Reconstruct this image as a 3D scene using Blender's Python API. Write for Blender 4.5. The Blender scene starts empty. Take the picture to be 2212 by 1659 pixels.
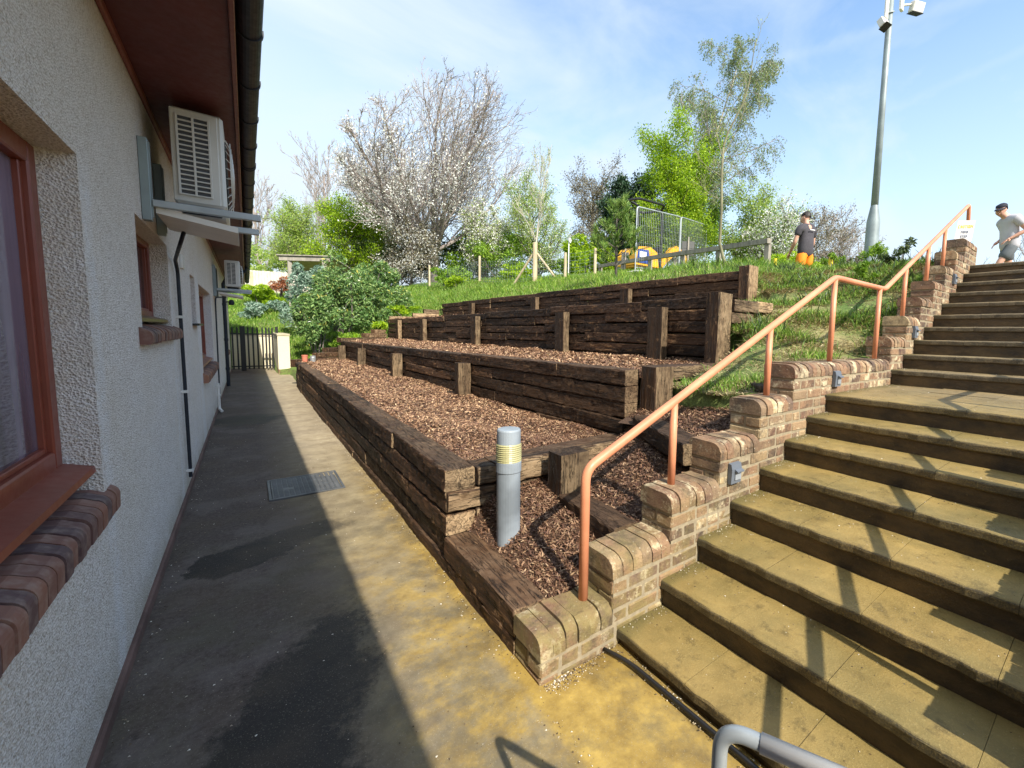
import bpy, math, random
import numpy as np
from mathutils import Vector, Matrix
R = math.radians
rng = np.random.default_rng(7)
random.seed(7)
scene = bpy.context.scene
C = scene.collection

# ------------------------------------------------------------ camera
cam = bpy.data.cameras.new("Camera")
camo = bpy.data.objects.new("Camera", cam); C.objects.link(camo)
rows = np.array([[0.77585794, -0.03928829, 0.62968316],
                 [-0.6304701, -0.08544529, 0.77149631],
                 [0.02349269, -0.99556794, -0.0910635]])
xr, yd, zf = rows[:, 0], rows[:, 1], rows[:, 2]
camo.matrix_world = Matrix(((xr[0], -yd[0], -zf[0], 0.0), (xr[1], -yd[1], -zf[1], 0.0),
                            (xr[2], -yd[2], -zf[2], 1.55), (0, 0, 0, 1)))
cam.sensor_width = 36.0
cam.lens = 930.0 / 2212.0 * 36.0
cam.shift_x = -(1293.0 - 1106.0) / 2212.0
cam.shift_y = (808.0 - 829.5) / 2212.0
cam.clip_start = 0.02; cam.clip_end = 2000
scene.camera = camo

# ------------------------------------------------------------ world, sun
SKY = 0.15
world = bpy.data.worlds.new("World"); scene.world = world; world.use_nodes = True
wn = world.node_tree; wn.nodes.clear()
def wnode(t, **k):
    n = wn.nodes.new(t)
    for a, b in k.items(): setattr(n, a, b)
    return n
sky = wnode('ShaderNodeTexSky', sky_type='NISHITA')
sky.sun_disc = False; sky.sun_elevation = R(41.2); sky.sun_rotation = R(185.3)
sky.air_density = 1.15; sky.dust_density = 0.7; sky.ozone_density = 2.2
bg = wnode('ShaderNodeBackground'); bg.inputs[1].default_value = SKY
wo = wnode('ShaderNodeOutputWorld')
tc = wnode('ShaderNodeTexCoord')
# thin cirrus streaks over the blue: stretched noise on the view direction
mp = wnode('ShaderNodeMapping'); mp.inputs['Rotation'].default_value = (R(12), R(-18), R(38))
mp.inputs['Scale'].default_value = (1.0, 3.6, 4.2)
n1 = wnode('ShaderNodeTexNoise'); n1.inputs['Scale'].default_value = 1.15; n1.inputs['Detail'].default_value = 9
n1.inputs['Roughness'].default_value = 0.56; n1.inputs['Distortion'].default_value = 0.5
r1 = wnode('ShaderNodeValToRGB'); r1.color_ramp.elements[0].position = 0.47; r1.color_ramp.elements[1].position = 0.86
sx = wnode('ShaderNodeSeparateXYZ')
hz = wnode('ShaderNodeMapRange'); hz.inputs['From Min'].default_value = 0.0; hz.inputs['From Max'].default_value = 0.55
hz.inputs['To Min'].default_value = 0.80; hz.inputs['To Max'].default_value = 0.0
hx = wnode('ShaderNodeMapRange'); hx.inputs['From Min'].default_value = 0.75; hx.inputs['From Max'].default_value = -0.35
hx.inputs['To Min'].default_value = 0.0; hx.inputs['To Max'].default_value = 0.75
m1 = wnode('ShaderNodeMath', operation='MULTIPLY'); m1.inputs[1].default_value = 0.85
m2 = wnode('ShaderNodeMath', operation='ADD', use_clamp=True)
m3 = wnode('ShaderNodeMath', operation='ADD', use_clamp=True)
mx = wnode('ShaderNodeMixRGB'); mx.inputs['Color2'].default_value = (3.05, 3.5, 3.95, 1)
gain = wnode('ShaderNodeMixRGB', blend_type='MULTIPLY'); gain.inputs[0].default_value = 1
gain.inputs[2].default_value = (1.14, 1.17, 1.14, 1)
L = wn.links.new
L(tc.outputs['Generated'], mp.inputs[0]); L(mp.outputs[0], n1.inputs['Vector']); L(n1.outputs['Fac'], r1.inputs[0])
L(r1.outputs[0], m1.inputs[0]); L(tc.outputs['Generated'], sx.inputs[0]); L(sx.outputs['Z'], hz.inputs[0])
L(sx.outputs['X'], hx.inputs[0]); L(m1.outputs[0], m2.inputs[0]); L(hz.outputs[0], m2.inputs[1])
L(m2.outputs[0], m3.inputs[0]); L(hx.outputs[0], m3.inputs[1])
# two faint old vapour trails: thin great-circle bands broken up by noise
def trail(nv, lo, hi, wdt, amt, prev):
    d_ = wnode('ShaderNodeVectorMath', operation='DOT_PRODUCT'); d_.inputs[1].default_value = nv; L(tc.outputs['Generated'], d_.inputs[0])
    wv = wnode('ShaderNodeMath', operation='MULTIPLY_ADD'); L(n1.outputs['Fac'], wv.inputs[0]); wv.inputs[1].default_value = .05; L(d_.outputs['Value'], wv.inputs[2])
    ab = wnode('ShaderNodeMath', operation='ABSOLUTE'); sb = wnode('ShaderNodeMath', operation='SUBTRACT'); sb.inputs[1].default_value = .025
    L(wv.outputs[0], sb.inputs[0]); L(sb.outputs[0], ab.inputs[0])
    mr = wnode('ShaderNodeMapRange', interpolation_type='SMOOTHSTEP'); mr.inputs[1].default_value = wdt; mr.inputs[2].default_value = 0.0; L(ab.outputs[0], mr.inputs[0])
    e1 = wnode('ShaderNodeMapRange', interpolation_type='SMOOTHSTEP'); e1.inputs[1].default_value = lo; e1.inputs[2].default_value = hi; L(sx.outputs['Z'], e1.inputs[0])
    mm = wnode('ShaderNodeMath', operation='MULTIPLY'); L(mr.outputs[0], mm.inputs[0]); L(e1.outputs[0], mm.inputs[1])
    mn = wnode('ShaderNodeMath', operation='MULTIPLY'); L(mm.outputs[0], mn.inputs[0]); mn.inputs[1].default_value = amt
    ad = wnode('ShaderNodeMath', operation='ADD', use_clamp=True); L(prev, ad.inputs[0]); L(mn.outputs[0], ad.inputs[1]); return ad.outputs[0]
fac = trail((0.4841, 0.1379, -0.8641), .30, .50, .014, .11, m3.outputs[0])
fac = trail((-0.4383, 0.0991, 0.8933), .36, .44, .011, .10, fac)
L(sky.outputs[0], gain.inputs[1]); L(fac, mx.inputs[0]); L(gain.outputs[0], mx.inputs[1])
L(mx.outputs[0], bg.inputs[0]); L(bg.outputs[0], wo.inputs[0])

sun = bpy.data.lights.new("Sun", 'SUN'); sun.energy = 4.0; sun.angle = R(0.53); sun.color = (1.0, 0.93, 0.82)
suno = bpy.data.objects.new("Sun", sun); C.objects.link(suno)
suno.rotation_euler = Vector((0.106, 1.14, -1.0)).to_track_quat('-Z', 'Y').to_euler()

scene.render.engine = 'CYCLES'
scene.view_settings.view_transform = 'Standard'; scene.view_settings.look = 'None'
scene.view_settings.exposure = 0.92; scene.view_settings.gamma = 1
scene.cycles.max_bounces = 8; scene.cycles.transparent_max_bounces = 12

# ------------------------------------------------------------ helpers
def tag(o, label=None, cat=None, group=None, kind=None):
    if label: o['label'] = label
    if cat: o['category'] = cat
    if group: o['group'] = group
    if kind: o['kind'] = kind
    return o
def empty(name, loc, label=None, cat=None, group=None):
    o = bpy.data.objects.new(name, None); C.objects.link(o); o.location = loc
    o.empty_display_size = 0.1
    return tag(o, label, cat, group)
class MB:
    def __init__(s): s.v = []; s.f = []; s.n = 0
    def add(s, verts, faces):
        verts = np.asarray(verts, float).reshape(-1, 3)
        s.v.append(verts)
        k = s.n
        s.f.extend([tuple(i + k for i in f) for f in faces]); s.n += len(verts)
        return s
    def box(s, x0, x1, y0, y1, z0, z1, b=0.0, M=None, jit=0.0):
        cx, cy, cz = (x0+x1)/2, (y0+y1)/2, (z0+z1)/2
        hx_, hy, hz_ = abs(x1-x0)/2, abs(y1-y0)/2, abs(z1-z0)/2
        if b <= 0:
            v = [(sx_*hx_, sy*hy, sz*hz_) for sx_ in (-1, 1) for sy in (-1, 1) for sz in (-1, 1)]
            f = [(0, 1, 3, 2), (4, 6, 7, 5), (0, 4, 5, 1), (2, 3, 7, 6), (0, 2, 6, 4), (1, 5, 7, 3)]
        else:
            b = min(b, hx_*.9, hy*.9, hz_*.9); v = []; idx = {}
            for sx_ in (-1, 1):
                for sy in (-1, 1):
                    for sz in (-1, 1):
                        for a in range(3):
                            q = [sx_*(hx_-b), sy*(hy-b), sz*(hz_-b)]
                            q[a] = (sx_*hx_, sy*hy, sz*hz_)[a]
                            idx[(sx_, sy, sz, a)] = len(v); v.append(q)
            f = []
            for a in range(3):
                o = [i for i in range(3) if i != a]
                for sg in (-1, 1):
                    q = []
                    for (p, r_) in ((-1, -1), (1, -1), (1, 1), (-1, 1)):
                        t = [0, 0, 0]; t[a] = sg; t[o[0]] = p; t[o[1]] = r_
                        q.append(idx[(t[0], t[1], t[2], a)])
                    f.append(tuple(q))
            for a in range(3):
                o = [i for i in range(3) if i != a]
                for p in (-1, 1):
                    for r_ in (-1, 1):
                        q = []
                        for sg, ax in ((-1, o[0]), (1, o[0]), (1, o[1]), (-1, o[1])):
                            t = [0, 0, 0]; t[a] = sg; t[o[0]] = p; t[o[1]] = r_
                            q.append(idx[(t[0], t[1], t[2], ax)])
                        f.append(tuple(q))
            for sx_ in (-1, 1):
                for sy in (-1, 1):
                    for sz in (-1, 1):
                        f.append(tuple(idx[(sx_, sy, sz, a)] for a in range(3)))
        v = np.array(v, float)
        if jit: v += rng.normal(0, jit, v.shape)
        if M is not None: v = v @ np.array(M).T
        v += (cx, cy, cz)
        return s.add(v, f)
    def tube(s, pts, rad, n=8, cap=True):
        pts = np.asarray(pts, float); m = len(pts)
        rad = np.full(m, rad, float) if np.isscalar(rad) else np.asarray(rad, float)
        t = np.gradient(pts, axis=0); t /= (np.linalg.norm(t, axis=1, keepdims=True)+1e-9)
        a = np.array([0, 0, 1.0]) if abs(t[0][2]) < .9 else np.array([1.0, 0, 0])
        u = np.cross(t[0], a); u /= np.linalg.norm(u)
        ang = np.arange(n)*2*math.pi/n; cs, sn = np.cos(ang)[:, None], np.sin(ang)[:, None]
        V = []
        for i in range(m):
            u = u - t[i]*(u@t[i]); u /= (np.linalg.norm(u)+1e-9)
            w = np.cross(t[i], u)
            V.append(pts[i]+rad[i]*(cs*u+sn*w))
        V = np.concatenate(V)
        F = [(i*n+j, i*n+(j+1) % n, (i+1)*n+(j+1) % n, (i+1)*n+j) for i in range(m-1) for j in range(n)]
        if cap: F += [tuple(range(n))[::-1], tuple(range((m-1)*n, m*n))]
        return s.add(V, F)
    def lathe(s, cx, cy, prof, n=24, cap=True):
        ang = np.arange(n)*2*math.pi/n; V = []
        for r_, z in prof:
            V.append(np.stack([cx+r_*np.cos(ang), cy+r_*np.sin(ang), np.full(n, z)], 1))
        m = len(prof)
        F = [(i*n+j, i*n+(j+1) % n, (i+1)*n+(j+1) % n, (i+1)*n+j) for i in range(m-1) for j in range(n)]
        if cap: F += [tuple(range(n))[::-1], tuple(range((m-1)*n, m*n))]
        return s.add(np.concatenate(V), F)
    def prism(s, poly, a0, a1, axis='x'):
        n = len(poly); V = []
        for a in (a0, a1):
            for p, q in poly:
                V.append({'x': (a, p, q), 'y': (p, a, q), 'z': (p, q, a)}[axis])
        F = [(i, (i+1) % n, n+(i+1) % n, n+i) for i in range(n)] + [tuple(range(n))[::-1], tuple(range(n, 2*n))]
        return s.add(V, F)
    def quads(s, V):           # V: (k,4,3)
        V = np.asarray(V); k = len(V)
        base = s.n
        s.v.append(V.reshape(-1, 3)); idx = np.arange(k*4).reshape(k, 4)+base
        s.f.extend(map(tuple, idx.tolist())); s.n += k*4
        return s
    def build(s, name, mat, parent=None, smooth=False, fix=True):
        me = bpy.data.meshes.new(name)
        V = np.concatenate(s.v) if s.v else np.zeros((0, 3))
        fl = s.f; tot = sum(map(len, fl))
        me.vertices.add(len(V)); me.vertices.foreach_set('co', V.astype(np.float32).ravel())
        me.loops.add(tot); me.polygons.add(len(fl))
        ls = np.fromiter((len(f) for f in fl), int, len(fl))
        st = np.concatenate([[0], np.cumsum(ls)[:-1]]) if len(fl) else np.zeros(0)
        me.loops.foreach_set('vertex_index', np.fromiter((i for f in fl for i in f), np.int32, tot))
        me.polygons.foreach_set('loop_start', st.astype(np.int32)); me.polygons.foreach_set('loop_total', ls.astype(np.int32))
        me.polygons.foreach_set('use_smooth', np.full(len(fl), bool(smooth)))
        me.update(calc_edges=True); me.validate()
        if fix and len(fl) < 60000:
            import bmesh
            b = bmesh.new(); b.from_mesh(me); bmesh.ops.recalc_face_normals(b, faces=b.faces[:]); b.to_mesh(me); b.free()
        me.materials.append(mat)
        o = bpy.data.objects.new(name, me); C.objects.link(o)
        if parent is not None:
            o.parent = parent
            o.matrix_parent_inverse = Matrix.Translation(-Vector(parent.location)) if parent.type == 'EMPTY' else Matrix.Identity(4)
        return o
def fillet(pts, r, k=6):
    pts = [np.array(p, float) for p in pts]; out = [pts[0]]
    for a, b, c in zip(pts, pts[1:], pts[2:]):
        d1 = (a-b)/np.linalg.norm(a-b); d2 = (c-b)/np.linalg.norm(c-b)
        for t in np.linspace(0, 1, k):
            out.append((1-t)**2*(b+d1*r)+2*t*(1-t)*b+t*t*(b+d2*r))
    out.append(pts[-1]); return out

# ------------------------------------------------------------ materials
class NT:
    def __init__(s, name):
        s.m = bpy.data.materials.new(name); s.m.use_nodes = True; s.t = s.m.node_tree; s.t.nodes.clear()
        s.out = s.n('ShaderNodeOutputMaterial'); s.co = s.n('ShaderNodeTexCoord')
        s.p = s.n('ShaderNodeBsdfPrincipled'); s.l(s.p.outputs[0], s.out.inputs[0])
    def n(s, t, **k):
        x = s.t.nodes.new(t)
        for a, b in k.items(): setattr(x, a, b)
        return x
    def l(s, a, b): s.t.links.new(a, b)
    def vec(s, scale=(1, 1, 1), rot=(0, 0, 0), src='Object'):
        m = s.n('ShaderNodeMapping'); m.inputs['Scale'].default_value = scale; m.inputs['Rotation'].default_value = rot
        s.l(s.co.outputs[src], m.inputs[0]); return m.outputs[0]
    def noise(s, sc, det=5, rough=.55, vec=None, dist=0.0):
        x = s.n('ShaderNodeTexNoise'); x.inputs['Scale'].default_value = sc; x.inputs['Detail'].default_value = det
        x.inputs['Roughness'].default_value = rough; x.inputs['Distortion'].default_value = dist
        s.l(vec if vec is not None else s.co.outputs['Object'], x.inputs['Vector']); return x.outputs['Fac']
    def voro(s, sc, vec=None, feat='F1', out='Distance'):
        x = s.n('ShaderNodeTexVoronoi', feature=feat); x.inputs['Scale'].default_value = sc
        s.l(vec if vec is not None else s.co.outputs['Object'], x.inputs['Vector']); return x.outputs[out]
    def ramp(s, fac, stops, interp='LINEAR'):
        x = s.n('ShaderNodeValToRGB'); cr = x.color_ramp; cr.interpolation = interp
        while len(cr.elements) < len(stops): cr.elements.new(0.5)
        for e, (p, c) in zip(cr.elements, stops):
            e.position = p; e.color = (c, c, c, 1) if np.isscalar(c) else (*c, 1)
        s.l(fac, x.inputs[0]); return x.outputs[0]
    def mix(s, fac, a, b, blend='MIX'):
        x = s.n('ShaderNodeMixRGB', blend_type=blend)
        for k, v in ((0, fac), (1, a), (2, b)):
            if hasattr(v, 'links') or hasattr(v, 'is_linked'): s.l(v, x.inputs[k])
            elif np.isscalar(v): x.inputs[k].default_value = v if k == 0 else (v, v, v, 1)
            else: x.inputs[k].default_value = (*v, 1)
        return x.outputs[0]
    def math(s, op, a, b=0.0, clamp=False):
        x = s.n('ShaderNodeMath', operation=op, use_clamp=clamp)
        for k, v in ((0, a), (1, b)):
            if np.isscalar(v): x.inputs[k].default_value = v
            else: s.l(v, x.inputs[k])
        return x.outputs[0]
    def rmap(s, v, a, b, c=0.0, d=1.0):
        x = s.n('ShaderNodeMapRange', interpolation_type='SMOOTHSTEP')
        for k, q in enumerate((a, b, c, d)): x.inputs[k+1].default_value = q
        s.l(v, x.inputs[0]); return x.outputs[0]
    def pos(s):
        g = s.n('ShaderNodeNewGeometry'); x = s.n('ShaderNodeSeparateXYZ'); s.l(g.outputs['Position'], x.inputs[0]); return x.outputs
    def island(s): return s.n('ShaderNodeNewGeometry').outputs['Random Per Island']
    def orand(s): return s.n('ShaderNodeObjectInfo').outputs['Random']
    def bump(s, h, strength=.5, dist=.01, prev=None):
        b = s.n('ShaderNodeBump'); b.inputs['Strength'].default_value = strength; b.inputs['Distance'].default_value = dist
        s.l(h, b.inputs['Height'])
        if prev is not None: s.l(prev, b.inputs['Normal'])
        s.l(b.outputs[0], s.p.inputs['Normal']); return b.outputs[0]
    def col(s, c):
        if hasattr(c, 'links') or hasattr(c, 'is_linked'): s.l(c, s.p.inputs['Base Color'])
        else: s.p.inputs['Base Color'].default_value = (*c, 1)
    def rough(s, r_):
        if np.isscalar(r_): s.p.inputs['Roughness'].default_value = r_
        else: s.l(r_, s.p.inputs['Roughness'])
def simple(name, c, rough=.5, metal=0.0, var=.12, bump=.15, sc=30):
    t = NT(name); n = t.noise(sc, 4)
    a = tuple(x*(1-var) for x in c); b = tuple(min(1, x*(1+var)) for x in c)
    n2 = t.noise(3.0, 4)
    t.col(t.mix(t.ramp(n2, [(.35, 0.0), (.65, 1.0)]), a, b)); t.p.inputs['Metallic'].default_value = metal
    t.rough(t.ramp(n, [(.3, rough*.85), (.7, min(1, rough*1.15))]))
    if bump: t.bump(n, bump, .004)
    return t.m
M = {}
# roughcast wall
t = NT('roughcast')
v = t.voro(120); nz = t.noise(80, 5, .75); big = t.noise(1.3, 4); mid_ = t.noise(7, 5, .6)
base = t.mix(t.ramp(nz, [(.33, 0.0), (.52, 1.0)]), (.44, .36, .29), (.98, .94, .91))
base = t.mix(t.ramp(big, [(.3, 0.0), (.7, .30)]), base, (.76, .66, .50))
base = t.mix(t.ramp(mid_, [(.3, .14), (.6, 0.0)]), base, (.50, .44, .36))
P = t.pos()
base = t.mix(t.math('MULTIPLY', t.rmap(P[2], 1.2, 2.9), .26), base, (.60, .47, .30))  # warm bounced light painted into the upper wall colour
dirt = t.math('MULTIPLY', t.rmap(P[2], .30, .02), t.ramp(t.noise(4, 5), [(.35, 0.2), (.6, 1.0)]))
base = t.mix(t.math('MULTIPLY', dirt, .6), base, (.46, .38, .24))
# patchy overpainting beside the openings
def band(y0, y1, w=.05):
    wv = t.math('ADD', P[1], t.math('MULTIPLY', t.math('SUBTRACT', mid_, .5), .22))
    return t.math('MULTIPLY', t.rmap(wv, y0-w, y0+w), t.rmap(wv, y1+w, y1-w))
bands = t.math('ADD', band(2.60, 2.76), t.math('ADD', band(5.02, 5.10), t.math('ADD', band(7.4, 7.86), band(10.35, 10.5))), clamp=True)
bands = t.math('MULTIPLY', bands, t.rmap(P[2], 2.30, 2.05))
bands = t.math('MULTIPLY', bands, t.ramp(t.noise(16, 6, .7), [(.36, .2), (.56, 1.0)]))
base = t.mix(t.math('MULTIPLY', bands, .5), base, (.93, .93, .95))
dots = t.ramp(t.voro(15), [(.0, 1.0), (.10, 0.0)])
base = t.mix(t.math('MULTIPLY', dots, .7), base, (.14, .11, .08))
t.col(base); t.rough(.92)
h = t.math('ADD', t.math('MULTIPLY', v, .8), nz)
t.bump(h, .95, .014); M['roughcast'] = t.m
# cream render far wall
t = NT('cream_render'); n = t.noise(20, 6)
t.col(t.mix(n, (.62, .55, .38), (.80, .74, .56))); t.rough(.9); t.bump(t.noise(60, 4), .4, .006); M['cream'] = t.m
# path
t = NT('path_surface'); P = t.pos()
nb = t.noise(1.6, 6, .6); nf = t.noise(45, 6, .7); nm = t.noise(6, 6, .62)
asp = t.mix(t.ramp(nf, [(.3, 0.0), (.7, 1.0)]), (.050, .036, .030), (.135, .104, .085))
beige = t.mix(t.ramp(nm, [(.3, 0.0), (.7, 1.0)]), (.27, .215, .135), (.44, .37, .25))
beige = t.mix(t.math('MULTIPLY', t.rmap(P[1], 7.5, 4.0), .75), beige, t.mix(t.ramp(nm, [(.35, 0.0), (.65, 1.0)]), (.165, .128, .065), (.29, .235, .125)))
base = t.mix(t.math('MULTIPLY', t.rmap(P[0], .0, .62), t.ramp(nb, [(.25, .55), (.6, 1.0)])), asp, beige)  # eaves shade painted in: dark mix by the building, beige on the sunlit side
mudm = t.math('MULTIPLY', t.ramp(t.noise(3.2, 9, .68), [(.40, 0.0), (.52, 1.0)]), t.math('MULTIPLY', t.rmap(P[0], .30, .62), t.rmap(P[1], 4.2, 1.7)))
edge = t.math('MULTIPLY', t.rmap(P[0], .70, .93), t.rmap(P[1], 7.0, 2.5))
front = t.math('MULTIPLY', t.rmap(P[0], .62, .95), t.rmap(P[1], 1.9, 1.45))
mudm = t.math('MAXIMUM', mudm, t.math('MAXIMUM', edge, front))
strip = t.math('MULTIPLY', t.rmap(t.math('ADD', P[0], t.math('MULTIPLY', t.math('SUBTRACT', nm, .5), .10)), .83, .90), t.rmap(P[1], 4.6, 2.6))
mud = t.mix(t.ramp(t.noise(6, 8, .7), [(.35, 0.0), (.65, 1.0)]), (.23, .150, .040), (.47, .325, .085))
mudn = t.ramp(t.noise(5.0, 10, .74), [(.40, .05), (.56, 1.0)])
base = t.mix(t.math('MAXIMUM', t.math('MULTIPLY', mudm, mudn), strip), base, mud)
grime = t.math('MULTIPLY', t.ramp(t.noise(2.4, 9, .7), [(.46, 0.0), (.60, .62)]), t.rmap(P[1], 5.5, 3.0))
base = t.mix(grime, base, (.105, .090, .060))
def blob(cx, cy, rx, ry, rot=0.0, e=.35):
    x = t.math('SUBTRACT', P[0], cx); y = t.math('SUBTRACT', P[1], cy); c, s_ = math.cos(rot), math.sin(rot)
    u = t.math('DIVIDE', t.math('ADD', t.math('MULTIPLY', x, c), t.math('MULTIPLY', y, s_)), rx)
    w = t.math('DIVIDE', t.math('SUBTRACT', t.math('MULTIPLY', y, c), t.math('MULTIPLY', x, s_)), ry)
    d = t.math('ADD', t.math('ADD', t.math('MULTIPLY', u, u), t.math('MULTIPLY', w, w)), t.math('ADD', t.math('MULTIPLY', t.math('SUBTRACT', t.noise(3.1, 9, .68), .5), 3.4), t.math('MULTIPLY', t.math('SUBTRACT', nf, .5), .9)))
    return t.rmap(d, 1.0+e, 1.0-e)
wet = t.math('MAXIMUM', blob(-.10, 3.64, .27, .20, .1, .12), t.math('MULTIPLY', blob(.20, 3.80, .40, .16, .25, .4), .7))
wet = t.math('MAXIMUM', wet, t.math('MAXIMUM', blob(.02, 1.75, .26, .95, -.30, .35), blob(-.1, 9.2, .5, .5, 0, .4)))
base = t.mix(t.math('MULTIPLY', wet, .85), base, (.012, .010, .009))
scf = t.math('MULTIPLY', t.ramp(t.noise(1.9, 9, .72), [(.47, 0.0), (.60, .55)]), t.rmap(P[0], .7, .1))
scf = t.math('MULTIPLY', scf, t.math('SUBTRACT', 1.0, wet, True))
base = t.mix(scf, base, (.165, .135, .117))
brn = t.math('MULTIPLY', t.ramp(t.noise(2.1, 5), [(.45, 0.0), (.7, 1.0)]), t.rmap(P[0], .75, .2))
base = t.mix(t.math('MULTIPLY', brn, .35), base, (.12, .085, .05))
base = t.mix(t.ramp(t.voro(48), [(.0, .8), (.09, 0.0)]), base, (.50, .44, .33))
base = t.mix(t.ramp(t.voro(31), [(.0, .9), (.09, 0.0)]), base, (.04, .03, .02))
base = t.mix(t.ramp(t.noise(170, 3, .8), [(.60, 0.0), (.68, .45)]), base, (.40, .36, .28))
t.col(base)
t.rough(t.mix(t.math('MAXIMUM', t.math('MULTIPLY', wet, .5), t.math('MULTIPLY', mudm, .8)), .82, .35)); t.p.inputs['Specular IOR Level'].default_value = .3
t.bump(nf, .35, .004); M['path'] = t.m
# sleepers
def sleeper_mat(name, sc, dark=1.0):
    t = NT(name); g = t.noise(6, 7, .65, t.vec(sc)); f = t.noise(22, 6, .7, t.vec(sc)); fl = t.noise(7, 6, .7)
    geo = t.n('ShaderNodeNewGeometry'); s3 = t.n('ShaderNodeSeparateXYZ'); t.l(geo.outputs['True Normal'], s3.inputs[0])
    a = t.mix(t.ramp(g, [(.3, 0.0), (.65, 1.0)]), (.011*dark, .006*dark, .003*dark), (.072*dark, .035*dark, .017*dark))
    a = t.mix(t.ramp(f, [(.56, 0.0), (.66, .7)]), a, (.26*dark, .145*dark, .068*dark))
    a = t.mix(t.ramp(fl, [(.60, 0.0), (.66, .75)]), a, (.33*dark, .195*dark, .10*dark))
    # greyer brown upper faces; sunlight painted onto sun-facing sides and cut ends
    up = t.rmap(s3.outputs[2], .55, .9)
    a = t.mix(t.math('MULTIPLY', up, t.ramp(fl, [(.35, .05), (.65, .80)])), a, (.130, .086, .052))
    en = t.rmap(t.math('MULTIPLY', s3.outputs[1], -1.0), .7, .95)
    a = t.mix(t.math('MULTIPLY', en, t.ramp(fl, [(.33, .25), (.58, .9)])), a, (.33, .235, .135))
    gy = t.ramp(t.noise(1.3, 6, .65, t.vec(sc)), [(.48, 0.0), (.62, .55)])
    a = t.mix(gy, a, (.105*dark, .058*dark, .030*dark))
    br = t.ramp(t.orand(), [(0, .55), (.5, .95), (1, 1.7)])
    a = t.mix(1.0, a, br, 'MULTIPLY')
    ck = t.ramp(t.noise(3.2, 3, .5, t.vec(tuple(k*2.2 if k == 1.0 else k*.8 for k in sc)), .6), [(.485, 0.0), (.5, 1.0), (.515, 0.0)])
    a = t.mix(t.math('MULTIPLY', ck, .75), a, (.006, .004, .003))
    t.col(a); t.rough(t.ramp(f, [(.3, .5), (.7, .9)])); t.p.inputs['Specular IOR Level'].default_value = .3
    cr = t.ramp(t.noise(34, 5, .6, t.vec(sc), 1.5), [(.40, 0.0), (.46, 1.0)])
    h = t.math('ADD', t.math('MULTIPLY', f, .7), t.math('ADD', g, t.math('MULTIPLY', cr, .6))); t.bump(h, 1.0, .022); return t.m
M['wood_y'] = sleeper_mat('sleeper_wood_y', (1.0, .12, 1.0))
M['wood_x'] = sleeper_mat('sleeper_wood_x', (.12, 1.0, 1.0), 1.15)
M['wood_z'] = sleeper_mat('sleeper_wood_z', (1.0, 1.0, .12), 1.1)
def grey_wood(name, c1, c2):
    t = NT(name); g = t.noise(8, 6, .6, t.vec((1, 1, .3)))
    t.col(t.mix(t.ramp(g, [(.3, 0.0), (.7, 1.0)]), c1, c2)); t.rough(.85); t.bump(g, .4, .006); return t.m
M['grey_wood'] = grey_wood('weathered_wood', (.22, .20, .17), (.42, .38, .31))
M['pale_wood'] = grey_wood('pale_post_wood', (.42, .33, .20), (.66, .56, .38))
M['fence_wood'] = grey_wood('fence_wood', (.48, .44, .38), (.72, .68, .60))
# bark
t = NT('bark_chips'); r_ = t.island()
c = t.ramp(r_, [(0, (.04, .018, .010)), (.33, (.155, .075, .042)), (.62, (.35, .195, .108)), (.87, (.55, .34, .19)), (1, (.80, .57, .33))])
P = t.pos(); damp = t.rmap(P[1], 4.4, 2.9)
c = t.mix(t.math('MULTIPLY', damp, .5), c, (.075, .030, .016))
t.col(c); t.rough(.6); M['chips'] = t.m
t = NT('bark_soil'); n = t.noise(60, 6, .7); t.col(t.mix(n, (.03, .016, .01), (.17, .095, .055))); t.rough(.9); t.bump(n, 1, .02); M['soil'] = t.m
# brick
def brick_mat(name, light=1.0):
    t = NT(name); r_ = t.island(); n = t.noise(16, 7, .72); n2 = t.noise(70, 5, .75); P = t.pos()
    c = t.ramp(r_, [(0, (.075, .044, .040)), (.16, (.135, .066, .046)), (.34, (.225, .115, .066)), (.52, (.32, .185, .10)), (.66, (.13, .085, .066)), (.80, (.40, .275, .145)), (.92, (.24, .115, .07)), (1, (.60, .47, .26))])
    c = t.mix(t.ramp(n, [(.36, 0.0), (.66, .65)]), c, (.36, .25, .14))
    w = t.ramp(t.noise(5.2, 9, .74), [(.545, 0.0), (.60, 1.0)])
    c = t.mix(t.math('MULTIPLY', w, .72), c, (.72, .62, .40))
    bl = t.ramp(t.noise(4.6, 8, .74, t.vec((1, 1, 1), (1, 2, 0))), [(.48, 0.0), (.62, .85)])
    c = t.mix(bl, c, (.070, .052, .038))
    c = t.mix(t.ramp(n2, [(.58, 0.0), (.70, .7)]), c, (.09, .055, .035))
    c = t.mix(t.ramp(t.voro(26), [(.06, .7), (.13, 0.0)]), c, (.62, .56, .42))
    alg = t.math('MULTIPLY', t.rmap(P[2], 1.0, .1), t.ramp(t.noise(7, 8, .7), [(.40, 0.05), (.60, .75)]))
    c = t.mix(alg, c, (.27, .215, .075))
    t.col(c); t.rough(.86); t.bump(t.math('ADD', n, n2), .9, .010); return t.m
M['brick'] = brick_mat('brick')
t = NT('mortar'); n = t.noise(40, 5); t.col(t.mix(n, (.17, .14, .09), (.42, .35, .23))); t.rough(.95); t.bump(n, .6, .006); M['mortar'] = t.m
# sill brick
t = NT('sill_brick'); r_ = t.island(); n = t.noise(30, 5)
c = t.ramp(r_, [(0, (.085, .05, .055)), (.4, (.16, .075, .06)), (.75, (.24, .105, .07)), (1, (.38, .17, .09))]); c = t.mix(t.ramp(n, [(.45, 0.0), (.75, .5)]), c, (.36, .27, .22))
t.col(c); t.rough(.7); t.bump(n, .4, .004); M['sill_brick'] = t.m
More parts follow.
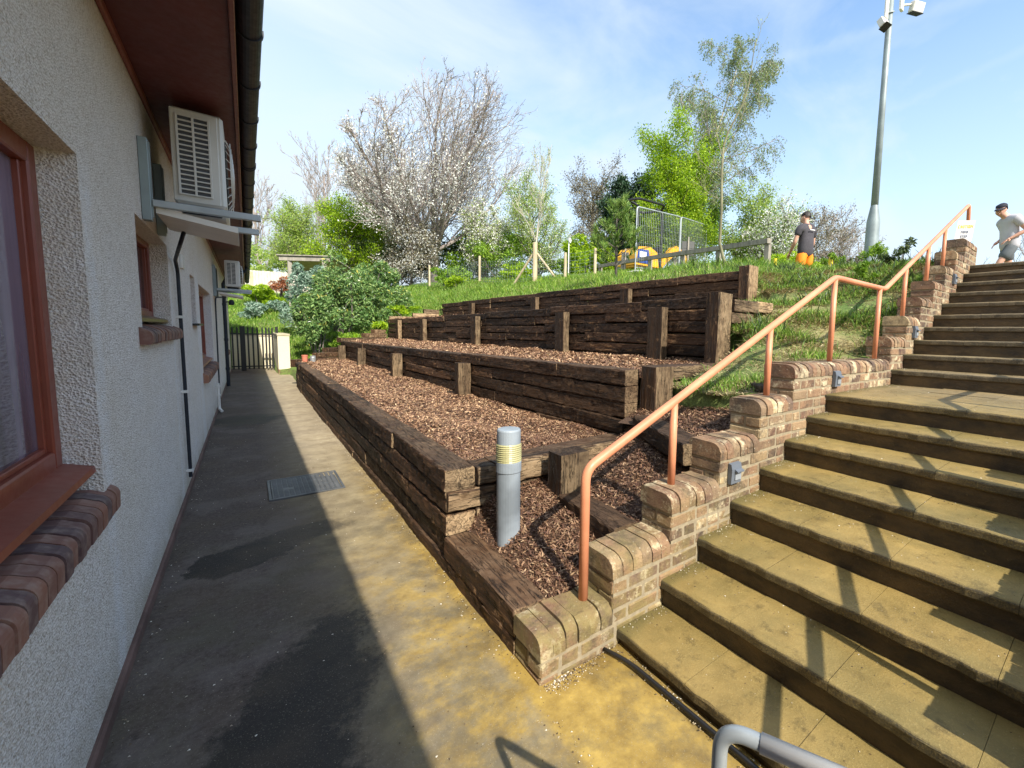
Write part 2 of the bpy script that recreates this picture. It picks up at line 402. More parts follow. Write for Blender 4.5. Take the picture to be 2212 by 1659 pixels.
# stair stone
t = NT('stair_stone'); P = t.pos(); n = t.noise(4.2, 9, .70); f = t.noise(130, 4, .75); b = t.noise(1.9, 6, .6)
c = t.mix(t.ramp(n, [(.32, 0.0), (.68, 1.0)]), (.165, .110, .028), (.385, .262, .082))
c = t.mix(t.ramp(b, [(.42, 0.0), (.66, .7)]), c, (.135, .118, .042))
c = t.mix(t.math('MULTIPLY', t.ramp(t.island(), [(0, 0.0), (1, .30)]), 1.0), c, (.33, .255, .11))
c = t.mix(t.math('MULTIPLY', t.rmap(P[0], 3.2, 5.2), .55), c, (.19, .15, .105))
c = t.mix(t.ramp(t.noise(9, 9, .75), [(.54, 0.0), (.66, .6)]), c, (.085, .065, .028))
c = t.mix(t.ramp(f, [(.55, 0.0), (.70, .5)]), c, (.48, .37, .15))
c = t.mix(t.ramp(t.voro(9), [(.0, .8), (.035, 0.0)]), c, (.75, .72, .62))
moss = t.math('MULTIPLY', t.rmap(t.math('ADD', P[1], t.math('MULTIPLY', t.math('SUBTRACT', n, .5), .25)), 1.36, 1.49), .75)
c = t.mix(moss, c, (.095, .085, .030))
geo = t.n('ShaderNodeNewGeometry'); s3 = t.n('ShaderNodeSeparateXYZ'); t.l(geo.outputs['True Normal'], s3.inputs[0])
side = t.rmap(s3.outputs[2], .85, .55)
c = t.mix(t.math('MULTIPLY', side, t.ramp(f, [(.35, .95), (.7, .3)])), c, (.045, .040, .034))  # shade on the steep nosing fronts painted into the colour
t.col(c); t.rough(t.ramp(t.noise(2.2, 7, .7), [(.38, .26), (.62, .70)])); t.p.inputs['Specular IOR Level'].default_value = .35
t.bump(t.math('ADD', f, t.math('MULTIPLY', n, .8)), .5, .006); M['tread'] = t.m
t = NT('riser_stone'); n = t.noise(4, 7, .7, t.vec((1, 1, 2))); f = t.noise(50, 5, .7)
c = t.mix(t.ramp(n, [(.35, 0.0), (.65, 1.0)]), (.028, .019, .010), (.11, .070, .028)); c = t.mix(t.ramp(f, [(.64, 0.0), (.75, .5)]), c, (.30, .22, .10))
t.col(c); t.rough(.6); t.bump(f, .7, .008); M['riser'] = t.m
# grass / ground
t = NT('grass_ground'); P = t.pos(); n = t.noise(1.2, 6, .6); f = t.noise(25, 6, .7)
c = t.mix(t.ramp(f, [(.3, 0.0), (.7, 1.0)]), (.045, .085, .015), (.15, .24, .04))
straw = t.mix(f, (.20, .15, .055), (.48, .40, .20))
dry = t.ramp(n, [(.42, 0.0), (.6, 1.0)])
near = t.math('MULTIPLY', t.rmap(P[1], 6.0, 3.2), t.rmap(P[0], 3.0, 3.3))
c = t.mix(t.ramp(t.noise(2.6, 7, .7), [(.55, 0.0), (.66, .8)]), c, (.10, .065, .035))
c = t.mix(t.math('MULTIPLY', dry, t.math('ADD', t.math('MULTIPLY', near, .75), .18)), c, straw)
t.col(c); t.rough(.95); t.bump(f, 1, .03); M['grassground'] = t.m
def leaf_mat(name, stops, trans=.35, rough=.5):
    t = NT(name); r_ = t.island(); c = t.ramp(r_, stops)
    t.col(c); t.rough(rough)
    tr = t.n('ShaderNodeBsdfTranslucent'); t.l(c, tr.inputs[0]); mx_ = t.n('ShaderNodeMixShader'); mx_.inputs[0].default_value = trans
    t.l(t.p.outputs[0], mx_.inputs[1]); t.l(tr.outputs[0], mx_.inputs[2]); t.l(mx_.outputs[0], t.out.inputs[0]); return t.m
M['blade'] = leaf_mat('grass_blade', [(0, (.07, .16, .018)), (.4, (.16, .31, .03)), (.8, (.28, .43, .06)), (1, (.45, .48, .14))])
M['straw'] = leaf_mat('dry_grass_blade', [(0, (.22, .17, .07)), (.5, (.42, .34, .16)), (1, (.65, .56, .32))], .2)
M['lf_bright'] = leaf_mat('leaf_bright_green', [(0, (.14, .28, .008)), (.5, (.34, .52, .012)), (1, (.52, .66, .03))], .45)
M['lf_light'] = leaf_mat('leaf_light_green', [(0, (.20, .33, .05)), (.5, (.38, .52, .09)), (1, (.55, .64, .19))], .45)
M['lf_mid'] = leaf_mat('leaf_mid_green', [(0, (.09, .20, .015)), (.5, (.23, .40, .03)), (1, (.40, .55, .07))], .4)
M['lf_rhodo'] = leaf_mat('leaf_rhododendron', [(0, (.05, .12, .03)), (.45, (.14, .26, .07)), (.85, (.27, .40, .13)), (.96, (.34, .44, .14)), (1, (.62, .50, .08))], .2, .32)
M['lf_blue'] = leaf_mat('leaf_blue_green', [(0, (.10, .19, .12)), (.6, (.22, .34, .24)), (1, (.38, .48, .38))], .25)
M['lf_dark'] = leaf_mat('leaf_dark', [(0, (.025, .05, .015)), (.6, (.07, .12, .03)), (1, (.16, .20, .06))], .2)
M['lf_brown'] = leaf_mat('leaf_brown_olive', [(0, (.09, .075, .045)), (.6, (.21, .18, .11)), (1, (.40, .36, .22))], .25)
M['lf_birch'] = leaf_mat('leaf_birch', [(0, (.14, .20, .07)), (.6, (.25, .33, .12)), (1, (.40, .46, .22))], .4)
M['lf_red'] = leaf_mat('leaf_red_climber', [(0, (.20, .05, .02)), (1, (.5, .22, .10))], .3)
M['needle'] = leaf_mat('pine_needle', [(0, (.06, .15, .022)), (.6, (.17, .30, .05)), (1, (.34, .42, .10))], .15)
M['needle_dark'] = leaf_mat('pine_needle_dark', [(0, (.015, .045, .02)), (1, (.05, .11, .05))], .1)
M['blossom'] = leaf_mat('blossom', [(0, (.72, .72, .55)), (.25, (.90, .90, .84)), (1, (.96, .96, .94))], .35)
def bark_mat(name, a, b):
    t = NT(name); n = t.noise(9, 6, .7, t.vec((1, 1, .35))); t.col(t.mix(t.ramp(n, [(.3, 0.0), (.7, 1.0)]), a, b)); t.rough(.9); t.bump(n, .5, .01); return t.m
M['bark_grey'] = bark_mat('tree_bark_grey', (.07, .06, .05), (.22, .19, .16))
M['bark_pale'] = bark_mat('tree_bark_pale', (.33, .30, .24), (.62, .58, .49))
M['bark_dark'] = bark_mat('tree_bark_dark', (.035, .03, .025), (.12, .10, .08))
M['bark_twig'] = bark_mat('tree_bark_twig', (.22, .18, .16), (.42, .36, .33))
M['bark_green'] = bark_mat('tree_bark_green', (.13, .12, .07), (.30, .29, .17))
# manufactured
M['orange_paint_'] = simple('orange_paint', (.78, .26, .105), .38, 0, .08, .05, 60)
t = NT('orange_paint'); n = t.noise(3, 5, .6); ch = t.noise(26, 5, .7)
c = t.mix(t.ramp(n, [(.35, 0.0), (.65, 1.0)]), (.60, .225, .115), (.76, .31, .165)); c = t.mix(t.ramp(ch, [(.70, 0.0), (.735, .9)]), c, (.80, .62, .50)); c = t.mix(t.ramp(t.noise(38, 4, .7), [(.70, 0.0), (.74, .8)]), c, (.16, .07, .04))
t.col(c); t.rough(t.ramp(ch, [(.3, .36), (.7, .6)])); t.bump(ch, .12, .003); M['orange_paint'] = t.m
M['red_paint'] = simple('red_window_paint', (.20, .045, .026), .38, 0, .12, .05)
M['red_soffit'] = simple('red_soffit_paint', (.105, .022, .020), .6, 0, .12, .08)
M['black_plastic'] = simple('black_plastic', (.006, .010, .020), .55, 0, .1, .03)
M['black_metal'] = simple('black_metal', (.015, .016, .018), .4, 0, .1, .05)
M['galv'] = simple('galvanised_steel', (.40, .44, .46), .5, .35, .14, .08, 40)
M['galv_matt'] = simple('grey_pole_paint', (.25, .30, .31), .5, .15, .14, .08, 12)
M['white_plastic'] = simple('white_plastic', (.72, .70, .66), .42, 0, .06, .05)
M['ac_white'] = simple('ac_white', (.62, .60, .55), .4, 0, .06, .03)
M['dark_in'] = simple('dark_inside', (.02, .02, .022), .7)
M['fan_grey'] = simple('fin_grey', (.075, .078, .085), .5, .3)
M['pvc_grey'] = simple('pvc_grey', (.235, .27, .30), .55, 0, .32, .15, 14)
M['tape'] = simple('yellow_tape', (.36, .34, .17), .4, 0, .25, .3, 70)
M['light_grey'] = simple('step_light_grey', (.13, .15, .18), .5, 0, .1, .15)
M['lens'] = simple('step_light_lens', (.30, .33, .36), .3)
M['hose'] = simple('black_hose', (.018, .017, .017), .35, 0, .3, .3)
M['iron'] = simple('cast_iron', (.12, .125, .13), .45, .45, .3, .3, 50)
M['terracotta'] = simple('terracotta', (.52, .17, .10), .75)
M['tin'] = simple('tin_can', (.52, .55, .55), .35, .6)
M['yellow'] = simple('digger_yellow', (.85, .42, .01), .4)
M['cone_yellow'] = simple('cone_yellow', (.85, .60, .02), .5)
M['blue'] = simple('digger_blue', (.02, .06, .30), .4)
M['white'] = simple('white_paint', (.80, .80, .80), .5)
M['rubber'] = simple('rubber', (.02, .02, .02), .8)
M['skin'] = simple('skin', (.62, .34, .24), .55, 0, .06, 0)
M['hair'] = simple('hair', (.018, .012, .009), .6, 0, .3, .3)
M['tee_dark'] = simple('tee_charcoal', (.06, .055, .065), .9, 0, .15, .3)
M['tee_grey'] = simple('tee_light_grey', (.50, .50, .54), .9, 0, .08, .3)
M['short_orange'] = simple('shorts_orange', (1.0, .28, .01), .7, 0, .05, .2)
M['short_grey'] = simple('shorts_grey', (.10, .115, .125), .9, 0, .15, .3)
M['shoe'] = simple('shoe', (.05, .05, .05), .7)
M['cap'] = simple('cap_navy', (.018, .02, .035), .8)
M['paper'] = simple('laminated_paper', (.78, .78, .76), .35)
M['ink_yellow'] = simple('ink_yellow', (.62, .55, .03), .5)
M['ink_grey'] = simple('ink_grey', (.10, .13, .20), .5)
M['curtain'] = simple('net_curtain', (.50, .46, .55), .9)
M['tile'] = simple('roof_tile', (.12, .07, .055), .8)
t = NT('window_glass'); n = t.noise(1.5, 3, .5, t.vec((1, 3.5, .25)))
t.col(t.mix(t.ramp(n, [(.35, 0.0), (.62, 1.0)]), (.015, .015, .02), (.20, .17, .24))); t.rough(.06); t.p.inputs['Specular IOR Level'].default_value = 1.0
M['glass'] = t.m

# ============================================================ TERRAIN
CP = np.array([
 (3.1,1.75,1.12),(4,1.8,1.33),(5,1.8,1.36),(5.5,1.8,1.56),(5.9,1.8,1.78),(6.3,1.8,2.0),(6.75,1.8,2.24),(7.2,1.8,2.45),(7.6,1.8,2.6),(8.4,1.8,2.68),
 (3.3,2.7,1.1),(4,2.6,1.36),(4.5,2.7,1.6),(5,2.8,1.74),(5.5,2.8,1.88),(6.2,3,2.08),(7,3,2.42),(7.9,2.6,2.74),
 (6.2,3.7,2.18),(6.7,3.7,2.38),(7,4,2.6),(8,4,2.84),(8.5,5,2.98),(7.8,5.5,3.0),(8.7,4.2,2.82),(9.4,3,2.72),(10.3,5,2.66),(9.0,5.2,3.1),(12,4.5,2.65),
 (6.3,4.3,2.50),(6.2,8,2.56),(6.1,12,2.54),(5.9,16,2.48),(6.8,7.7,2.8),(8,9.2,3.04),(9,9.6,3.34),(8.4,14.1,3.42),(9.5,12,3.6),(8,18.4,3.75),
 (7.7,25,4.0),(6.7,28.5,3.9),(11,7.9,3.5),(11,10.8,3.75),(11,13.4,3.85),(14,10,3.8),(14,16,4),(17,12,3.9),(13,22,4.3),(20,25,4.8),(9,27,4.3),
 (5.8,17.2,2.4),(4,17.2,1.5),(2.6,16.5,.78),(1.12,14.4,.06),(1.12,17,.06),(1.8,14.7,.58),(1.85,17,.50),(1.5,18.8,.68),(2.6,17.2,.83),(2.6,20,1.4),(4,19,1.75),(6,20,2.7),(1.3,20.9,1.2),
 (0,21.3,1.22),(-2,21.3,1.2),(.5,24,2.1),(3,24,2.6),(1,29,3.1),(5,30,3.8),(-5,29,3),(-8,21,1.2),(-12,12,0),(9,0,2.6),(12,1,2.6),(15,0,2.6),(20,0,2.7),(20,5,3.1),(14,-8,2.6),(-40,40,2),
 (30,-30,2.6),(60,0,3),(60,60,4.5),(0,60,4),(-60,-60,-.3),(0,-60,-.3),(300,300,5),(-200,300,3),(300,-100,2),(-200,-100,0),(0,300,5)], float)
def _rbf():
    d = np.linalg.norm(CP[:, None, :2]-CP[None, :, :2], axis=2); n = len(CP)
    A = np.zeros((n+1, n+1)); A[:n, :n] = d; A[:n, n] = 1; A[n, :n] = 1
    return np.linalg.solve(A, np.concatenate([CP[:, 2], [0]]))
RBW = _rbf()
def hgt(x, y):
    x = np.atleast_1d(np.asarray(x, float)); y = np.atleast_1d(np.asarray(y, float)); sh = x.shape
    q = np.stack([x.ravel(), y.ravel()], 1)
    z = np.linalg.norm(q[:, None]-CP[None, :, :2], axis=2)@RBW[:-1]+RBW[-1]
    z = z + .02*np.sin(q[:, 0]*5.1+np.sin(q[:, 1]*3.3))*np.sin(q[:, 1]*4.3)+.012*np.sin(q[:, 0]*13+q[:, 1]*7)
    return z.reshape(sh)
def W1X(y): return .945 + 0*y
def low_mask(x, y):       # places where other sheets take over: path, stairs, terraces
    m = (y < 1.70) & (x < 8.15)
    m |= (x < 1.0) & (y < 17.5) | (x < .80) & (y < 20.8)
    wl = (y > 2.95) & (x < 6.36-(y-4.1)*.05) & (y < 13.9+(np.clip(x, .9, 2.3)-.95)*1.15+np.clip(x-2.3, 0, 1.6)*.7)
    m |= wl & ~((x > 4.5) & (y < 3.6))
    m |= (x < 3.02) & (y < 3.0) | (y > 2.7) & (y < 3.2) & (x < 4.45)
    m |= (x < -.3) & (y < 21.6)
    return m
xs = np.unique(np.concatenate([np.arange(-240, -10, 20), np.arange(-10, -1, 1.), np.arange(-1, 9, .14), np.arange(9, 30, .5), np.arange(30, 320, 15)]))
ys = np.unique(np.concatenate([np.arange(-120, -10, 20), np.arange(-10, 1, 1.), np.arange(1, 7, .14), np.arange(7, 22, .22), np.arange(22, 40, .6), np.arange(40, 320, 15)]))
gx, gy = np.meshgrid(xs, ys, indexing='ij'); gz = np.concatenate([hgt(gx[i], gy[i])[None] for i in range(len(xs))])
gz = np.where(low_mask(gx, gy), np.minimum(gz, -.35), gz)
nx, ny = gx.shape
mb = MB(); fi = [(i*ny+j, (i+1)*ny+j, (i+1)*ny+j+1, i*ny+j+1) for i in range(nx-1) for j in range(ny-1)]
mb.add(np.stack([gx, gy, gz], -1).reshape(-1, 3), fi)
tag(mb.build('ground', M['grassground'], smooth=True, fix=False), kind='structure')
# path sheet, gently uneven
mb = MB(); px = np.unique(np.concatenate([np.arange(-12, -.5, 1.5), np.arange(-.6, 1.3, .12), np.arange(1.5, 8, .5)])); py = np.unique(np.concatenate([np.arange(-14, 0, 1.), np.arange(0, 20.9, .25)]))
a, b = np.meshgrid(px, py, indexing='ij'); zz = .004*np.sin(a*6+b*2)+.003*np.sin(b*5)-.004
zz = np.where((a > 1.3) & (b > 1.6), -.3, zz)
n_ = len(py); mb.add(np.stack([a, b, zz], -1).reshape(-1, 3), [(i*n_+j, (i+1)*n_+j, (i+1)*n_+j+1, i*n_+j+1) for i in range(len(px)-1) for j in range(n_-1)])
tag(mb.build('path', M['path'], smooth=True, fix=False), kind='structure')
# upper level pavement behind the stairs
mb = MB(); mb.box(8.2, 40, -8, 1.72, 2.3, 2.64); tag(mb.build('upper_path', M['tread']), kind='structure')

# ============================================================ BUILDING
WX = -.48
bd = empty('building', (WX, 6, 0), 'long cream roughcast bungalow with dark red windows and soffit along the path', 'building')
wins = [(-1.1, 2.60, .775, 2.19), (3.70, 5.0, 1.45, 2.19), (7.9, 10.35, .79, 2.10), (6.79, 7.33, 1.57, 2.13)]
Y0, Y1, ZT = -9.0, 20.0, 3.06
yc = sorted({Y0, Y1}|{w[0] for w in wins}|{w[1] for w in wins}); zc = sorted({0.0, ZT}|{w[2] for w in wins}|{w[3] for w in wins})
mb = MB()
def inwin(y, z): return any(w[0] < y < w[1] and w[2] < z < w[3] for w in wins)
for y0, y1 in zip(yc, yc[1:]):
    for z0, z1 in zip(zc, zc[1:]):
        if not inwin((y0+y1)/2, (z0+z1)/2):
            mb.add([(WX, y0, z0), (WX, y1, z0), (WX, y1, z1), (WX, y0, z1)], [(0, 1, 2, 3)])
for (y0, y1, z0, z1) in wins:
    D = .16
    mb.add([(WX, y0, z0), (WX-D, y0, z0), (WX-D, y0, z1), (WX, y0, z1)], [(0, 1, 2, 3)])
    mb.add([(WX, y1, z0), (WX-D, y1, z0), (WX-D, y1, z1), (WX, y1, z1)], [(0, 1, 2, 3)])
    mb.add([(WX, y0, z1), (WX-D, y0, z1), (WX-D, y1, z1), (WX, y1, z1)], [(0, 1, 2, 3)])
    mb.add([(WX, y0, z0), (WX-D, y0, z0), (WX-D, y1, z0), (WX, y1, z0)], [(0, 1, 2, 3)])
mb.add([(WX, Y1, 0), (WX-6, Y1, 0), (WX-6, Y1, ZT), (WX, Y1, ZT)], [(0, 1, 2, 3)])
mb.add([(WX, Y0, 0), (WX-6, Y0, 0), (WX-6, Y0, ZT), (WX, Y0, ZT)], [(0, 1, 2, 3)])
mb.add([(WX-6, Y0, 0), (WX-6, Y1, 0), (WX-6, Y1, ZT), (WX-6, Y0, ZT)], [(0, 1, 2, 3)])
mb.add([(WX-.17, Y0, 0), (WX-.17, Y1, 0), (WX-.17, Y1, ZT), (WX-.17, Y0, ZT)], [(0, 1, 2, 3)])
mb.build('wall', M['roughcast'], bd, fix=False)
mb = MB(); mb.box(WX-.01, WX+.018, Y0, Y1-.01, -.05, .055, .008); mb.build('plinth', simple('plinth', (.13, .075, .06), .85, 0, .3, .4), bd)
mb = MB(); mb.box(WX-.02, -.012, Y0-.2, Y1+.2, 3.052, 3.07); mb.build('soffit', M['red_soffit'], bd)
mb = MB(); mb.box(WX+.001, WX+.022, Y0, Y1, 3.005, 3.050, .004); mb.build('wall_trim', simple('trim_red', (.20, .055, .04), .5), bd)
mb = MB(); mb.box(-.010, .014, Y0-.2, Y1+.2, 3.028, 3.20, .004); mb.build('fascia', simple('fascia_red', (.16, .04, .03), .45), bd)
# half-round gutter with brackets
mb = MB(); gc = (.072, 3.135); ro, ri = .056, .052
po = [(gc[0]+ro*math.cos(a), gc[1]+ro*math.sin(a)) for a in np.linspace(math.pi, 2*math.pi, 13)]
pi_ = [(gc[0]+ri*math.cos(a), gc[1]+ri*math.sin(a)) for a in np.linspace(2*math.pi, math.pi, 13)]
mb.prism(po+pi_, Y0-.2, Y1+.2, 'y'); gut = mb.build('gutter', M['black_plastic'], bd)
ybr = list(np.arange(-.6, 20, .62))
for i, y in enumerate(ybr):
    mb = MB()
    for dy in ((0,) if i % 5 else (-.035, .035)):
        ob = [(gc[0]+(ro+.007)*math.cos(a), gc[1]+(ro+.007)*math.sin(a)) for a in np.linspace(math.pi*.98, 2.06*math.pi, 13)]
        ib = [(gc[0]+(ro+.001)*math.cos(a), gc[1]+(ro+.001)*math.sin(a)) for a in np.linspace(2.06*math.pi, math.pi*.98, 13)]
        mb.prism(ob+ib, y+dy-.014, y+dy+.014, 'y')
    mb.build('gutter_bracket', M['black_plastic'], gut)
mb = MB(); mb.add([(.06, Y0-.3, 3.19), (.06, Y1+.3, 3.19), (-3.6, Y1+.3, 4.9), (-3.6, Y0-.3, 4.9), (.06, Y0-.3, 3.215), (.06, Y1+.3, 3.215), (-3.6, Y1+.3, 4.93), (-3.6, Y0-.3, 4.93)],
  [(0, 1, 2, 3), (7, 6, 5, 4), (0, 4, 5, 1), (1, 5, 6, 2), (3, 2, 6, 7), (0, 3, 7, 4)])
mb.add([(-7.2, Y0-.3, 3.19), (-7.2, Y1+.3, 3.19), (-3.6, Y1+.3, 4.9), (-3.6, Y0-.3, 4.9)], [(0, 1, 2, 3)])
mb.build('roof', M['tile'], bd)
def window(y0, y1, z0, z1, mull, fw=.075, xf=-.58):
    mb = MB()
    mb.box(xf-.05, xf, y0+.002, y0+fw, z0, z1, .006); mb.box(xf-.05, xf, y1-fw, y1-.002, z0, z1, .006)
    mb.box(xf-.05, xf, y0+fw, y1-fw, z1-fw, z1-.002, .006); mb.box(xf-.05, xf, y0+fw, y1-fw, z0+.001, z0+fw, .006)
    for m_ in mull: mb.box(xf-.05, xf-.002, m_-.03, m_+.03, z0+fw, z1-fw, .005)
    # inner casement step
    i0 = fw+.02
    mb.box(xf-.055, xf-.018, y0+fw, y0+i0, z0+fw, z1-fw, .003); mb.box(xf-.055, xf-.018, y1-i0, y1-fw, z0+fw, z1-fw, .003)
    mb.box(xf-.055, xf-.018, y0+i0, y1-i0, z0+fw, z0+i0, .003)
    w = mb.build('window', M['red_paint'], bd)
    mb = MB(); mb.box(xf-.045, xf-.035, y0+fw, y1-fw, z0+fw, z1-fw); mb.build('pane', M['glass'], w)
    return w
w1 = window(-1.1, 2.60, .985, 2.19, [.4]); w2 = window(3.70, 5.0, 1.60, 2.19, [4.3], .05); w3 = window(7.9, 10.35, .99, 2.10, [9.1], .06)
for w, (y0, y1, zs) in zip((w1, w2, w3), ((-1.2, 2.625, .985), (3.66, 5.03, 1.60), (7.85, 10.38, .99))):
    mb = MB(); mb.prism([(-.582, zs+.012), (-.50, zs-.012), (-.497, zs-.035), (-.512, zs-.037), (-.582, zs-.016)], y0, y1, 'y')
    mb.build('sill', M['red_paint'] if w is not w2 else simple('sill_brass', (.16, .085, .04), .4), w)
def brick_sill(y0, y1, zt, zb, xo):
    mb = MB(); y = y1
    while y > y0:
        dz = rng.normal(0, .0025); w = .064+rng.normal(0, .002); dx = rng.normal(0, .002)
        k = .042; ax, az = xo+dx-k, zt-.02+dz-k
        prof = [(-.585, zt+dz+.005), (ax-.02, zt-.006+dz)]+[(ax+k*math.cos(a), az+k*math.sin(a)) for a in np.linspace(math.pi*.42, 0, 6)]+[(xo+dx-.002, zb+.008), (xo+dx-.012, zb+dz), (-.585, zb+dz)]
        mb.prism(prof, y-w, y, 'y'); y -= w+.010
    return mb, y0, y1
for (y0, y1, zt, zb, xo) in ((-1.25, 2.70, .885, .755, -.452), (3.62, 5.12, 1.545, 1.435, -.425), (7.82, 10.5, .915, .775, -.42), (15.6, 17.2, .86, .72, -.42)):
    mb, a, b = brick_sill(y0, y1, zt, zb, xo); s = mb.build('brick_sill', M['sill_brick'], bd)
    mm = MB(); mm.prism([(-.586, zt-.008), (xo-.075, zt-.020), (xo-.040, zt-.045), (xo-.022, zt-.075), (xo-.018, zb+.010), (-.586, zb+.006)], a, b-.004, 'y'); mm.build('mortar_joint', M['mortar'], s)
mb = MB(); mb.box(-.6, -.53, 6.8, 7.32, 1.58, 2.12); nb_ = mb.build('niche_panel', M['red_soffit'], bd)
mb = MB(); mb.box(-.56, -.42, 6.76, 7.36, 1.545, 1.57, .004); mb.build('niche_sill', M['black_metal'], bd)
mb = MB(); mb.box(WX, WX+.02, 5.86, 6.02, 2.10, 2.23, .004)
for k in range(5): mb.box(WX+.018, WX+.026, 5.87, 6.01, 2.115+k*.022, 2.125+k*.022)
mb.build('wall_vent', M['white_plastic'], bd)
# downpipe, thin pipes, waste pipe
mb = MB(); mb.tube([(-.425, 14.7, -.02), (-.425, 14.7, 2.62), (-.35, 14.7, 2.78), (.03, 14.7, 2.98), (.05, 14.7, 3.08)], .038, 14)
for z in (.45, 1.2, 2.1): mb.tube([(-.425, 14.7, z-.03), (-.425, 14.7, z+.03)], .045, 14)
mb.build('downpipe', M['black_plastic'], bd)
mb = MB(); mb.tube(fillet([(-.44, 10.25, .52), (-.44, 10.25, .06), (-.40, 10.12, .03)], .04), .022, 12); wp = mb.build('waste_pipe', M['white_plastic'], bd)
for z in (.3, .46):
    mb = MB(); mb.box(-.48, -.41, 10.22, 10.28, z, z+.02); mb.build('pipe_clip', M['white_plastic'], wp)
mb = MB(); mb.lathe(-.33, 17.2, [(.05, 2.18), (.07, 2.2), (.07, 2.26), (.055, 2.32), (.02, 2.34)], 16); mb.tube([(-.47, 17.2, 2.26), (-.33, 17.2, 2.28)], .02, 8)
mb.build('bulkhead_lamp', M['black_plastic'], bd)

# ------------------------------------------------------------ air conditioning units
def ac_unit(y, x0, x1, z0, z1, wid, label, vr=0.0):
    r_ = empty('air_conditioner', (x0, y, z0), label, 'air conditioner', 'air conditioning units on the bungalow wall')
    mb = MB(); mb.box(x0, x1, y, y+wid, z0+.02, z1, .018)
    mb.box(x0+.002, x1-.03, y-.006, y+.004, z0+.03, z1-.012, .004)      # moulded end panel
    casing = mb.build('casing', M['ac_white'], r_)
    # end grille: dark fins behind two columns of slots
    g0, g1 = x0+.035, x0+(x1-x0)*.72; zb, zt = z0+.075, z1-.055
    mb = MB(); mb.box(g0, g1, y-.010, y-.0055, zb, zt); mb.build('fins', M['fan_grey'], r_)
    mb = MB(); nrow = 16 if wid > .7 else 8; mid = (g0+g1)/2
    for k in range(nrow+1):
        z = zb+(zt-zb)*k/nrow; mb.box(g0-.004, g1+.004, y-.022, y-.0105, z-.0045, z+.0045, .0015)
    for x in (g0, mid, g1): mb.box(x-.006, x+.006, y-.0225, y-.010, zb-.005, zt+.005, .0015)
    mb.build('grille', M['ac_white'], r_)
    # round fan guard on the front, facing the path
    cy, cz, rr = y+wid*.42, (z0+z1)/2, (z1-z0)*.41
    mb = MB()
    mb.tube([(x1-.001, cy, cz), (x1+.006, cy, cz)], rr*.96, 32); fb = mb.build('fan_opening', M['dark_in'], r_)
    mb = MB()
    for q in range(1, 8):
        a = np.linspace(0, 2*math.pi, 33); mb.tube(np.stack([np.full(33, x1+.045-.02*(q/8)**2), cy+rr*q/7.5*np.cos(a), cz+rr*q/7.5*np.sin(a)], 1), .003, 5, False)
    for a in np.linspace(0, 2*math.pi, 24, False): mb.tube([(x1+.045, cy, cz), (x1+.03, cy+rr*.8*math.cos(a), cz+rr*.8*math.sin(a)), (x1+.005, cy+rr*math.cos(a), cz+rr*math.sin(a))], .0028, 5, False)
    mb.build('fan_guard', M['ac_white'], r_)
    for ya in (y+.06, y+wid-.12):
        mb = MB(); mb.box(x0+.03, x1-.03, ya, ya+.06, z0-.03, z0+.02, .005); mb.build('foot', M['rubber'], r_)
    return r_
ac_unit(4.12, -.345, -.075, 2.355, 2.995, .80, 'larger nearer white air conditioner with a slotted end grille above the small window')
ac_unit(11.4, -.30, -.062, 2.31, 2.85, .72, 'smaller distant white air conditioner near the black downpipe')
def ac_bracket(y, z, L_, wid, zlow, ztop, label):
    r_ = empty('air_conditioner_bracket', (WX, y, z), label, 'wall bracket', 'galvanised brackets carrying the air conditioners')
    for yy in (y+.02, y+wid):
        mb = MB(); mb.box(WX+.001, WX+.045, yy-.03, yy+.03, zlow, ztop, .003); mb.box(WX+.045, WX+.052, yy-.012, yy+.012, zlow+.02, ztop-.02)
        mb.build('wall_rail', M['galv_matt'], r_)
        mb = MB(); mb.box(WX+.05, L_, yy-.022, yy+.022, z-.045, z-.002, .003)
        mb.build('support_arm', M['galv'], r_)
    return r_
ac_bracket(3.95, 2.335, .108, .60, 2.20, 2.70, 'galvanised bracket arms under the larger nearer air conditioner')
ac_bracket(11.3, 2.285, .11, .66, 2.12, 2.72, 'galvanised bracket arms under the distant air conditioner')
def drip_tray(x0, x1, y0, y1, z, label):
    mb = MB(); t_ = .02
    mb.prism([(x0, z+.05), (x1, z-.012), (x1, z-.050), (x0, z+.012)], y0, y1, 'y')
    o = mb.build('drip_tray', M['white_plastic']); tag(o, label, 'drip tray', 'white trays beneath the air conditioners'); return o
drip_tray(-.42, -.02, 3.985, 4.62, 2.245, 'wide white drip tray under the larger nearer air conditioner')
drip_tray(-.40, -.03, 11.35, 12.1, 2.17, 'white drip tray under the distant air conditioner')
mb = MB(); mb.tube(fillet([(-.33, 4.42, 2.22), (-.36, 4.52, 2.15), (-.452, 5.20, 2.10), (-.455, 5.36, 2.02), (-.455, 5.36, .155)], .04), .013, 10)
o = mb.build('drain_pipe', M['black_plastic']); tag(o, 'black drain pipe running from the nearer drip tray down the wall', 'drain pipe', 'black drain pipes')
for z in (.22, .95, 1.62):
    mb = MB(); mb.box(-.48, -.437, 5.335, 5.385, z-.012, z+.012); mb.build('pipe_clip', M['white_plastic'], o)
mb = MB(); mb.tube(fillet([(-.30, 11.45, 2.12), (-.45, 11.35, 2.10), (-.455, 11.3, 2.0), (-.455, 10.95, .15)], .04), .012, 8)
o = mb.build('drain_pipe', M['black_plastic']); tag(o, 'thin black drain pipe below the distant air conditioner', 'drain pipe', 'black drain pipes')

